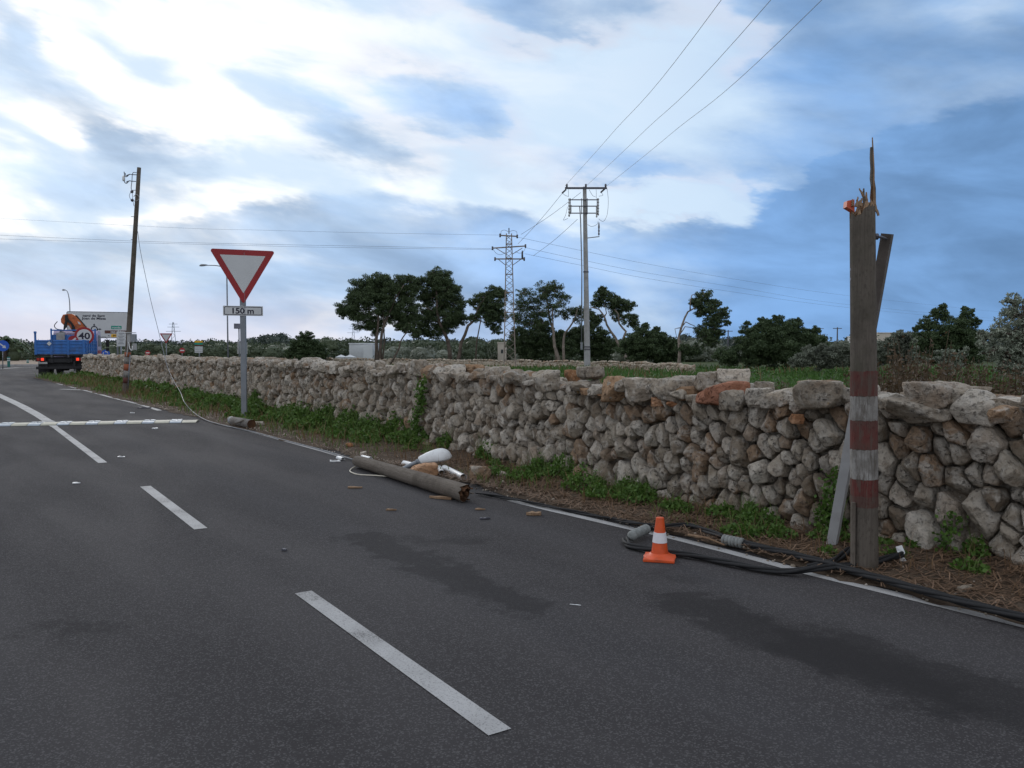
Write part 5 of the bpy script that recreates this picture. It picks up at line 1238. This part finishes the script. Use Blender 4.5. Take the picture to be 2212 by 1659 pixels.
def zp(x, y, dy=0): v = P(Zp[0]+Zp[2]*x, Zp[1]+Zp[2]*y, TY); v[1] += dy; return v
for pth, r in (([(322,268),(258,266),(225,262),(190,292),(165,285),(155,228)],.014),([(228,265),(205,268),(180,280),(170,245)],.012),([(308,355),(255,352),(220,348),(190,378),(165,370),(150,320)],.014),([(320,242),(268,245),(258,350),(250,460),(305,470)],.011),([(225,350),(205,352),(180,366)],.012)):
    MB().tube(smooth_path([zp(*q) for q in pth], 4), r, 6).build('bracket', M['metal_dark'], tg, True)
MB().lathe(zp(150,350), [(.03,0),(.045,.03),(.045,.14),(.03,.18)], 10).build('insulator', M['white_plastic'], tg, True)
for q in ((258,490),(262,602)): MB().lathe(zp(*q), [(.02,-.05),(.05,-.02),(.05,.02),(.02,.05)], 10).build('insulator', M['metal_dark'], tg, True)
MB().tube(smooth_path([zp(255,485), zp(225,530), zp(235,580), zp(262,605)], 5), .008, 5).build('jumper_wire', M['wire'], tg, True); MB().tube(smooth_path([zp(262,490), zp(270,600), zp(285,680)], 5), .008, 5).build('jumper_wire', M['wire'], tg, True)
MB().tube(smooth_path([zp(300,560,-.1), zp(340,535,-.12), zp(372,575,-.1), zp(345,615,-.1), zp(300,620,-.12)], 5), .012, 5).build('cable_loop', M['concrete'], tg, True)
for q in ((245,817),(245,1118)): MB().tube([zp(*q), zp(q[0]+45, q[1])], .010, 5).build('step_bolt', M['metal_dark'], tg)
# wire hanging from that pole over the wall and along the verge
wv_ = [P(297.5,500,TY), P(303,540,TY-.1), P(313,590,TY-.3), P(326,650,TY-.7), P(340,706,TY-1.2), P(352,755,TY-2.0), P(361,790,TY-3.2), P(374,820,TY-4.6), P(390,848,TY-6.2), G(398,868,.25), G(415,888,.08), G(440,905,.03), G(480,918,.02), G(540,931,.015), G(620,952,.015), G(700,973,.015), G(770,995,.03)]
MB_ = MB().tube(smooth_path(wv_, 6), .008, 6); tag(MB_.build('hanging_wire', M['wire'], None, True, org=wv_[0]), 'loose wire hanging from the telephone pole down along the verge', 'wire')

# ------------------------------------------------------------------ concrete power pole and lattice pylon
CYp = 61.0
def z6(x, y, dy=0.0): v = P(*cv_(Z6, x, y), CYp); v[1] += dy; return v
b = z6(868, 1580); b[2] = 0; top = z6(846, 145)
tg = thing('concrete_power_pole', 'grey concrete power pole with a crossarm and switch racks', 'power pole', b)
MB().tube([b-Z*.1, b+(top-b)*.4, top], [.235,.19,.135], 8).build('pole_shaft', M['concrete'], tg)
MB().bar(z6(690,157,-.1), z6(1020,157,-.1), .12, .13).build('crossarm', M['metal_dark'], tg)
for x in (705, 855, 1010): MB().lathe(z6(x,150,-.1), [(.05,0),(.08,.05),(.06,.10),(.09,.15),(.05,.24)], 10).build('insulator', M['metal_dark'], tg, True)
for a_, b_ in (((700,165),(668,195)),((1005,160),(972,190))): MB().tube([z6(*a_), z6(*b_)], .06, 8).build('strain_insulator', M['metal_dark'], tg, True)
for y in (250,300,355):
    MB().bar(z6(722,y,-.16), z6(955,y,-.16), .06, .07).build('rack_bar', M['metal_dark'], tg)
for x in (732,820,865,942): MB().bar(z6(x,240,-.22), z6(x,365,-.22), .05, .05).build('rack_upright', M['metal_dark'], tg)
for x, y0, y1 in ((722,235,385),(735,290,350),(950,235,375),(938,300,390)):
    pr = []; a_, b_ = z6(x,y0,-.25), z6(x,y1,-.25); Ld = np.linalg.norm(b_-a_)
    for k in range(6): pr += [(.035,k*Ld/6),(.075,(k+.4)*Ld/6),(.035,(k+.8)*Ld/6)]
    MB().lathe(b_, pr, 8).build('fuse', M['concrete'], tg, True)
MB().bar(z6(868,548), z6(962,538,-.1), .05, .06).build('side_arm', M['metal'], tg); MB().lathe(z6(957,530,-.1), [(.03,0),(.07,.12),(.04,.2),(.07,.35),(.04,.45),(.07,.6),(.03,.95)], 8).build('insulator', M['metal_dark'], tg, True)
for pth in ([(716,165),(718,225)],[(668,195),(690,215),(718,225)],[(710,305),(695,370),(678,410),(715,395)],[(880,170),(905,215),(930,228)],[(935,170),(936,240)],[(1020,160),(1030,260),(1020,370),(990,420),(955,400)],[(868,445),(900,460),(940,445),(950,420)],[(972,190),(988,215),(955,222)]):
    MB().tube(smooth_path([z6(*q, -.2) for q in pth], 5), .014, 5).build('jumper_wire', M['wire'], tg, True)
MB().tube([z6(805,300,-.2), z6(812,400,-.22), z6(822,800,-.24), z6(820,1370,-.25)], .045, 8).build('conduit', M['metal'], tg, True); MB().box(z6(820,1400,-.25), (.16,.16,.55), None, .02).build('operating_box', M['metal'], tg)
for y in (815,1405,1425): cc = b+(top-b)*((z6(868,y)[2])/top[2]); rr = .235-.10*cc[2]/top[2]+.03; MB().lathe(cc, [(rr,-.04),(rr,.04)], 8).build('collar', M['metal_dark'], tg)
LY = 65.0
def z6p(x, y, dy=0.0): v = P(*cv_(Z6, x, y), LY); v[1] += dy; return v
b = z6p(256, 1570); b[2] = 0
tg2 = thing('lattice_pylon', 'rusty steel lattice pylon with three crossarms in front of the pines', 'pylon', b)
M['pylon'] = plain('rusty_steel', (.26,.215,.185), .7, .25, .2, 3); zt = z6p(250, 515)[2]
def pc(z): f = z/zt; return np.array([b[0]*(1-f)+z6p(250,515)[0]*f, LY, z])
def ph_(z): return .46-.26*min(1, z/zt)
lv = [0]; 
while lv[-1] < zt-.3: lv.append(min(zt, lv[-1]+ph_(lv[-1])*1.55))
for sx, sy in ((-1,-1),(1,-1),(1,1),(-1,1)):
    MB().bar(pc(-.1)+np.array([sx,sy,0])*ph_(0), pc(zt)+np.array([sx,sy,0])*ph_(zt), .075, .075).build('leg', M['pylon'], tg2)
for f_, (ax, ay, bx_, by_) in enumerate(((-1,-1,1,-1),(1,-1,1,1),(1,1,-1,1),(-1,1,-1,-1))):
    m_ = MB()
    for k in range(len(lv)-1):
        z0, z1 = lv[k], lv[k+1]; p0 = np.array([ax,ay,0]); p1 = np.array([bx_,by_,0])
        if k % 2: p0, p1 = p1, p0
        m_.bar(pc(z0)+p0*ph_(z0), pc(z1)+p1*ph_(z1), .045, .035)
        if k % 3 == 0: m_.bar(pc(z1)+p0*ph_(z1), pc(z1)+p1*ph_(z1), .04, .04)
    m_.build('lattice_face', M['pylon'], tg2)
for y, x0, x1 in ((527,180,315),(625,120,380),(713,140,370)):
    a_, c_ = z6p(x0,y+(3 if y == 625 else 0)), z6p(x1,y-(14 if y == 625 else 0)+(8 if y == 527 else 0)); MB().bar(a_, c_, .10, .09).build('crossarm', M['pylon'], tg2)
    if y > 530:
        for xe in (x0+25, x1-25): MB().bar(z6p(xe,y+2), z6p(225 if xe < 250 else 278, y+50), .05, .05).build('arm_brace', M['pylon'], tg2)
    for e in (a_, c_): MB().lathe(e, [(.05,-.15),(.08,-.05),(.05,.0),(.08,.08),(.05,.14)], 8).build('insulator', M['metal_dark'], tg2, True)
MB().bar(pc(zt), pc(zt)+Z*.45, .08, .08).build('top_spike', M['metal_dark'], tg2); MB().lathe(z6p(355,712), [(.07,0),(.07,.5),(.03,.65)], 8).build('insulator', M['metal_dark'], tg2, True)
for pth in ([(187,520),(190,495),(215,487),(245,500)],[(255,500),(280,490),(310,500),(312,530)],[(125,635),(150,670),(190,680),(222,660)],[(300,655),(330,668),(360,660),(380,625)]):
    MB().tube(smooth_path([z6p(*q, -.1) for q in pth], 5), .014, 5).build('jumper_wire', M['wire'], tg2, True)
# wires
def wire(pts, r, label, per=10): 
    p = smooth_path(pts, per); return tag(MB().tube(p, r, 5).build('power_line', M['wire'], None, True, org=p[0]), label, 'power line', 'power lines')
for (x0, xt, lab) in ((1220,1558,'leftmost of the three wires rising from the concrete pole to the upper right'),(1266,1665,'middle wire rising from the concrete pole to the upper right'),(1310,1775,'rightmost of the three wires rising from the concrete pole to the upper right')):
    a = P(x0, 402, CYp); c = P(xt, 0, 26); e = a+(c-a)*2.3; e[2] = 14.2; wire([a, a+(c-a)*.5-Z*.18, c, e], .010, lab)
for (a_, b_, lab) in (((668,198),(320,595),'wire from the concrete pole down to the middle pylon arm'),((815,190),(345,520),'wire from the concrete pole to the top pylon arm'),((790,400),(440,690),'lowest wire from the concrete pole towards the pylon')):
    a, c = z6(*a_), z6p(*b_); wire([a, (a+c)/2-Z*.12, c], .014, lab)
wire([z6p(180,525), P(800,503,68), P(560,497,72), P(330,489.5,78), P(-300,455,95)], .008, 'upper wire running left from the top of the pylon')
wire([z6p(122,632), P(800,532,66), P(560,527.5,67), P(300,521,69), P(0,508,72), P(-300,492,75)], .010, 'lower wire running left from the pylon arm')
wire([z6p(122,640), P(900,537,66), P(700,534,67), P(560,531,68), P(0,516,74), P(-300,500,80)], .009, 'faint thin wire just below the lower left wire')
def far_line(pts): 
    A = np.array([.4, LY]); Bv = np.array([166., 260.]); out = []
    for px, py in pts:
        k = (px-CX)/FPX; d_ = Bv-A; tt = (k*A[1]-A[0])/(d_[0]-k*d_[1]); Yq = A[1]+d_[1]*tt; out.append(P(px, py, Yq))
    return out
for pts, lab in (([(1117,512),(1250,540),(1395,569.5),(1600,605),(1819,637),(2100,668),(2230,680)],'highest of the wires sinking to the right behind the pines'),([(1135,535),(1250,560),(1395,589),(1600,622),(1819,656.5),(2100,684),(2230,694)],'middle of the wires sinking to the right behind the pines'),([(1133,548),(1250,572),(1395,601),(1600,633),(1819,663),(2100,690),(2230,700)],'lowest of the wires sinking to the right behind the pines')):
    wire(far_line(pts), .010, lab, 6)

# ------------------------------------------------------------------ buildings far off
M['white_wall'] = plain('whitewash', (.66,.68,.70), .8, 0, .05, .8); M['cream_wall'] = plain('cream_wall', (.55,.49,.42), .8, 0, .06, .8); M['window_dark'] = plain('window_dark', (.05,.055,.06), .3)
def house(px0, px1, yt, Y, label, mat='white_wall', dep=5, wins=(), roof=True):
    a = P(px0, yt, Y); c = P(px1, yt, Y); w_ = c[0]-a[0]; h_ = a[2]; b = np.array([(a[0]+c[0])/2, Y+dep/2, 0]); tg = thing('house', label, 'house', b)
    MB().box(b+Z*h_/2, (w_, dep, h_), None, .04).build('wall', M[mat], tg)
    if roof: MB().box(b+Z*(h_+.08), (w_+.16, dep+.16, .16), None, .02).build('parapet', M[mat], tg)
    for fx_, fz_, ww, wh in wins: MB().box(np.array([a[0]+w_*fx_, Y-.005, h_*fz_]), (ww, .06, wh)).build('window', M['window_dark'], tg)
    return tg
hs = house(754, 807, 743.5, 118, 'white flat-roofed cube house left of the umbrella pines', wins=())
b = P(793, 755, 117); MB().box(np.array([P(795,755,116.6)[0], 116.9, 1.1]), (1.3,.8,2.2), None, .03).build('porch_block', M['white_wall'], hs)
house(1075, 1094, 742, 112, 'small cream house behind the lattice pylon', 'cream_wall', wins=((.5,.55,.3,.5),))
house(1897, 1952, 720, 150, 'long low pale building on the rise right of the broken pole', 'cream_wall', dep=8)
house(385, 427, 752, 170, 'far pale house behind the no entry discs', 'cream_wall', dep=6, wins=((.3,.6,.6,.8),(.7,.6,.6,.8))); house(832+0-230, 832-215, 750.5, 230, 'far small white house on the horizon left of the round bush', dep=6, wins=((.5,.6,.6,.9),))
house(1858, 1872, 727, 160, 'tiny far white gable left of the broken pole', dep=6)
# two white pyramid roofs
for px, lab in ((737,'left one of two small white pyramid-topped wellheads'),(756,'right one of two small white pyramid-topped wellheads')):
    c = P(px, 777, 95); c[2] = 0; tg = thing('pyramid_hut', lab, 'hut', c, 'white pyramid-topped huts'); hb = P(px, 771.5, 95)[2]; ht = P(px, 766, 95)[2]; wd = 20/FPX*95
    MB().box(c+Z*hb/2, (wd, wd, hb)).build('wall', M['white_wall'], tg); q = wd/2+.05
    MB().add([c+np.array([-q,-q,hb+.002]), c+np.array([q,-q,hb+.002]), c+np.array([q,q,hb+.002]), c+np.array([-q,q,hb+.002]), c+Z*ht], [(3,2,1,0),(0,1,4),(1,2,4),(2,3,4),(3,0,4)]).build('roof', M['white_wall'], tg)
# far pylons and poles
def far_pylon(px, yt, Y, label, hw=1.6):
    t_ = P(px, yt, Y); b = np.array([t_[0], Y, 0]); tg = thing('far_pylon', label, 'pylon', b, 'far pylons on the horizon'); H = t_[2]
    for sx in (-1, 1): MB().bar(b+np.array([sx*hw,0,0]), b+np.array([sx*.25,0,H]), .22, .22).build('leg', M['far_steel'], tg)
    m_ = MB(); n = 9
    for k in range(n):
        z0, z1 = H*k/n, H*(k+1)/n; w0, w1 = hw-(hw-.25)*k/n, hw-(hw-.25)*(k+1)/n; sg = 1 if k % 2 else -1; m_.bar(b+np.array([sg*w0,0,z0]), b+np.array([-sg*w1,0,z1]), .14, .14)
    m_.build('lattice', M['far_steel'], tg)
    for f, L in ((.70,3.8),(.84,3.0),(.94,2.2)): MB().bar(b+np.array([-L,0,H*f]), b+np.array([L,0,H*f]), .18, .18).build('crossarm', M['far_steel'], tg)
M['far_steel'] = plain('far_steel', (.30,.33,.38), .7)
far_pylon(374, 696, 420, 'far grey pylon rising right of the small give way triangle'); far_pylon(763, 701, 520, 'faint far pylon left of the umbrella pines', 1.3)
def far_pole(px, yt, Y, label, arm=True):
    t_ = P(px, yt, Y); b = np.array([t_[0], Y, 0]); tg = thing('far_pole', label, 'power pole', b, 'far power poles'); MB().tube([b, t_], [.16,.10], 6).build('pole_shaft', M['metal_dark'], tg)
    if arm: MB().bar(t_+np.array([-.8,0,-.2]), t_+np.array([.8,0,-.2]), .12, .12).build('crossarm', M['metal_dark'], tg)
far_pole(1573, 713, 150, 'far power pole right of the lone pine'); far_pole(1809, 707, 150, 'far power pole between wide bush and broken pole'); far_pole(1772, 708, 190, 'farther power pole at the right end of the wide bush'); far_pole(63, 737, 160, 'far wooden pole left of the truck', False)
# palm at the far left
c = P(12, 790, 105); c[2] = 0; tg = thing('palm_tree', 'small palm with drooping fronds at the far left', 'palm tree', c); zt_ = P(12, 735, 105)[2]
MB().tube([c, c+Z*zt_], [.28,.22], 8).build('trunk', M['bark'], tg, True); fr = MB()
for k in range(22):
    a = 2*math.pi*k/22+random.uniform(-.1,.1); e = random.uniform(.1,1.0); L = random.uniform(2.0,3.0); d_ = np.array([math.cos(a), math.sin(a), 0]); n_ = np.array([-d_[1], d_[0], 0]); pts_ = [c+Z*zt_+d_*L*f*math.cos(e*.6)+Z*(L*f*math.sin(e)-1.4*f*f*L*.5) for f in np.linspace(0,1,7)]
    for q0, q1 in zip(pts_[:-1], pts_[1:]):
        w0 = .28; fr.add([q0-n_*w0-Z*.12, q0, q1, q1-n_*w0*.8-Z*.15], [(0,1,2,3)]); fr.add([q0+n_*w0-Z*.12, q0, q1, q1+n_*w0*.8-Z*.15], [(0,1,2,3)])
fr.build('fronds', M['dark_bush'], tg)

# ------------------------------------------------------------------ blue tipper truck with crane
TYk = 46.5; tr0 = P(131, 812, TYk); tr0[2] = 0; HEAD = R(-19)      # heading measured from +Y towards +X
fw = np.array([math.sin(HEAD), math.cos(HEAD), 0]); rt_ = np.array([math.cos(HEAD), -math.sin(HEAD), 0]); RT = np.array([rt_, fw, Z]).T
def tl(x, y, z): return tr0+rt_*x+fw*y+Z*z
trk = thing('tipper_truck', 'blue tipper truck with orange folded crane seen from behind', 'truck', tr0)
M['truck_blue'] = plain('truck_blue', (.025,.14,.43), .45, 0, .15, 4, 0, .5, (.04,.06,.12), .5); M['truck_dark'] = plain('truck_dark', (.018,.018,.020), .7, 0, .2, 4)
M['truck_cab'] = plain('truck_cab', (.42,.36,.50), .35, 0, .08, 3); M['crane_orange'] = plain('crane_orange', (.52,.13,.04), .5, 0, .15, 6, 0, .4, (.06,.03,.02), .5); M['rubber'] = plain('rubber', (.014,.014,.015), .8)
ml, t_l, b_l = newmat('tail_light_lit'); b_l.inputs['Base Color'].default_value = (.5,.01,.005,1); b_l.inputs['Emission Color'].default_value = (1,.06,.02,1); b_l.inputs['Emission Strength'].default_value = 1.0; M['lit'] = ml
M['lens_red'] = plain('red_lens', (.35,.02,.01), .25)
def tbox(name, c, size, mat, parent=trk, bev=.02): return MB().box(tl(*c), size, RT, bev).build(name, M[mat], parent)
WD = 2.5; BL = 4.4
for sx in (-1, 1): tbox('chassis_rail', (sx*.42, 3.3, .92), (.14,6.6,.26), 'truck_dark')
tbox('bed_floor', (0, BL/2, 1.22), (WD,BL,.10), 'truck_dark'); 
tg_ = tbox('tailgate', (0, .0, 1.68), (WD,.05,.80), 'truck_blue')
for z in (1.33,1.50,1.68,1.86,2.03): tbox('tailgate_rib', (0, -.035, z), (WD-.06,.03,.045), 'truck_blue', tg_, .008)
for x in (-1.2,-.42,.42,1.2): tbox('tailgate_post', (x, -.045, 1.68), (.12,.05,.84), 'truck_blue', tg_, .01)
for x in (-.42, .42): tbox('tailgate_hinge', (x, -.03, 1.18), (.10,.08,.16), 'metal_dark', tg_)
dm = MB().prism([(0,.13),(.12,0),(0,-.13),(-.12,0)], tl(-.52,-.075,1.88), rt_, Z, -fw, 0, .006).build('diamond_sticker', M['sign_white'], tg_)
for sx in (-1, 1):
    sd = tbox('side_panel', (sx*(WD/2-.025), BL/2+.03, 1.68), (.05,BL-.04,.80), 'truck_blue')
    for y in (.35,1.2,2.05,2.9,3.75,4.3): tbox('side_post', (sx*(WD/2+.02), y, 1.68), (.05,.10,.82), 'truck_blue', sd, .01)
    for z in (1.45,1.68,1.9): tbox('side_rib', (sx*(WD/2+.012), BL/2, z), (.03,BL-.1,.045), 'truck_blue', sd, .008)
tbox('corner_post', (-WD/2+.03, .03, 1.95), (.10,.10,1.0), 'truck_blue'); tbox('corner_knob', (-WD/2+.03, .03, 2.50), (.13,.13,.12), 'truck_blue')
hb_ = tbox('headboard', (0, BL+.05, 1.85), (WD,.06,1.20), 'truck_blue')
for x in (-1.2, 1.2): tbox('headboard_post', (x, BL, 2.35), (.09,.09,.95), 'truck_blue', hb_)
tbox('headboard_rail', (0, BL, 2.72), (WD,.08,.08), 'truck_blue', hb_)
# lights, bumper, plate
for sx in (-1, 1):
    lb_ = tbox('light_box', (sx*.98, .02, 1.0), (.50,.10,.24), 'truck_dark')
    tbox('tail_light', (sx*(.88 if sx < 0 else .88), -.04, 1.0), (.14,.04,.15), 'lit', lb_, .01); tbox('indicator', (sx*1.09, -.04, 1.0), (.14,.04,.15), 'lens_red', lb_, .01)
    tbox('mudguard', (sx*.98, 1.55, 1.08), (.56,1.3,.05), 'truck_dark')
tbox('number_plate', (-.86, -.05, .80), (.46,.02,.11), 'concrete')
tbox('rear_bumper', (0, .02, .52), (2.42,.12,.14), 'truck_dark')
for x in (-.7, .7): tbox('bumper_bracket', (x, .05, .72), (.10,.10,.36), 'truck_dark')
tbox('rear_apron', (0, .22, .82), (2.1,.05,.62), 'truck_dark')
for x in (-.95, .95): tbox('mudflap', (x, .75, .48), (.58,.03,.62), 'truck_dark')
tbox('cross_member', (0, .10, .92), (1.2,.12,.22), 'truck_dark')
def wheel(x, y, w_, r=.50):
    a = tl(x-w_/2, y, r); b = tl(x+w_/2, y, r); prof = [(r*.55,0),(r*.9,0),(r,.04),(r,w_-.04),(r*.9,w_),(r*.55,w_)]
    wh = MB().lathe(a, prof, 28, b-a).build('wheel', M['rubber'], trk); shade_auto(wh); ORG[wh.name] = ORG[trk.name]
    MB().lathe(tl(x+(w_/2-.08)*(1 if x > 0 else -1), y, r), [(r*.5,0),(r*.52,.06),(r*.2,.09)], 20, rt_*(1 if x > 0 else -1)).build('rim', M['metal'], wh, True)
for sx in (-1, 1): wheel(sx*.94, 1.55, .56); wheel(sx*1.02, 5.9, .32)
MB().tube([tl(-.9,1.55,.5), tl(.9,1.55,.5)], .09, 8).build('axle', M['truck_dark'], trk); tbox('diff_housing', (0, 1.55, .5), (.4,.35,.34), 'truck_dark', trk, .08)
tbox('underrun_tank', (.75, 3.8, .75), (.6,1.1,.5), 'truck_dark')
# cab
cbp = [(5.15,.75),(5.15,2.55),(5.35,2.72),(6.5,2.72),(6.85,1.75),(6.95,.75)]
cbm = MB().prism(cbp, tr0+rt_*-1.22, fw, Z, rt_, 0, 2.44).build('cab', M['truck_cab'], trk)
MB().prism([(5.5,1.75),(5.5,2.45),(6.35,2.45),(6.62,1.75)], tr0+rt_*1.222, fw, Z, rt_, 0, .012).build('side_window', M['window_dark'], cbm); MB().prism([(5.18,1.1),(5.18,1.5),(6.8,1.5),(6.8,1.1)], tr0+rt_*1.222, fw, Z, rt_, 0, .010).build('door_stripe', M['sign_red'], cbm)
tbox('rear_window', (0, 5.14, 2.1), (1.4,.03,.5), 'window_dark', cbm)
MB().tube([tl(1.22,6.5,2.35), tl(1.5,6.55,2.35), tl(1.62,6.5,2.2)], .02, 6).build('mirror_arm', M['metal_dark'], trk); tbox('mirror', (1.62, 6.5, 1.95), (.20,.10,.46), 'truck_dark', trk, .03); tbox('mirror', (1.62, 6.5, 1.55), (.18,.10,.2), 'truck_dark', trk, .03)
# crane
tbox('crane_base', (0, 4.85, 1.45), (1.5,.5,.6), 'truck_dark'); cc = MB()
cr_a = tl(.35, 4.8, 1.7); cr_top = tl(-.30, 4.75, 3.15)
cm_ = tbox('crane_column', (.25, 4.85, 2.05), (.42,.42,1.1), 'crane_orange')
d_ = unit(tl(.85,4.7,2.25)-tl(-.62,4.7,3.35)); 
def crbar(name, a, b, w_, h_, mat): return MB().bar(tl(*a), tl(*b), w_, h_).build(name, M[mat], trk)
CYk = tl(0,4.5,0)[1]
def crp(pts, y0, y1, name, mat):
    q = []
    for x, y in pts:
        v = P(.1644*x, 576.1+.1644*y, CYk)-tl(0,4.5,0); q.append((float(np.dot(v, rt_)), float(v[2])))
    return MB().prism(q, tl(0,4.5,0), rt_, Z, fw, y0, y1).build(name, M[mat], trk)
crp([(835,632),(885,622),(940,620),(985,640),(1112,790),(1040,850),(960,860),(905,770),(850,775),(812,735),(808,690)], 0, .42, 'main_boom', 'crane_orange'); crp([(985,640),(1000,636),(1125,790),(1108,800)], .05, .36, 'outer_boom', 'truck_dark')
crp([(860,640),(895,632),(905,690),(890,720),(880,800),(840,850),(850,760),(865,720)], -.10, -.002, 'ram', 'truck_dark'); crp([(905,690),(950,735),(985,790),(985,850),(950,850),(940,760),(890,720)], -.09, -.003, 'ram', 'truck_dark'); crp([(1015,715),(1045,730),(1060,760),(1030,755)], -.02, -.001, 'maker_plate', 'sign_white'); crbar('stabiliser', (-.85,4.6,2.1), (-.60,4.6,2.65), .10, .3, 'concrete')
tbox('control_box', (-.68, 4.3, 2.35), (.45,.12,.45), 'concrete')
MB().tube(smooth_path([tl(-.85,4.4,3.25), tl(-1.02,4.4,3.0), tl(-.9,4.4,2.8), tl(-.6,4.4,2.75)], 5), .025, 6).build('hose', M['truck_dark'], trk, True)
# red and white sign carried in the bed
cs = tl(.48, 1.2, 2.08); tg = thing('loaded_sign', 'red round sign with a white bar lying in the truck bed', 'road sign', cs); e1 = unit(rt_*.92+Z*.25); e2 = unit(np.cross(e1, fw)); e2 = e2 if e2[2] > 0 else -e2
MB().prism(circ(.27), cs, e1, e2, -fw, -.02, 0).build('red_disc', M['sign_red'], tg); MB().prism(rpoly(.38,.10,.01), cs, unit(e1+e2*.5), unit(e2-e1*.5), -fw, .001, .005).build('white_bar', M['sign_white'], tg)
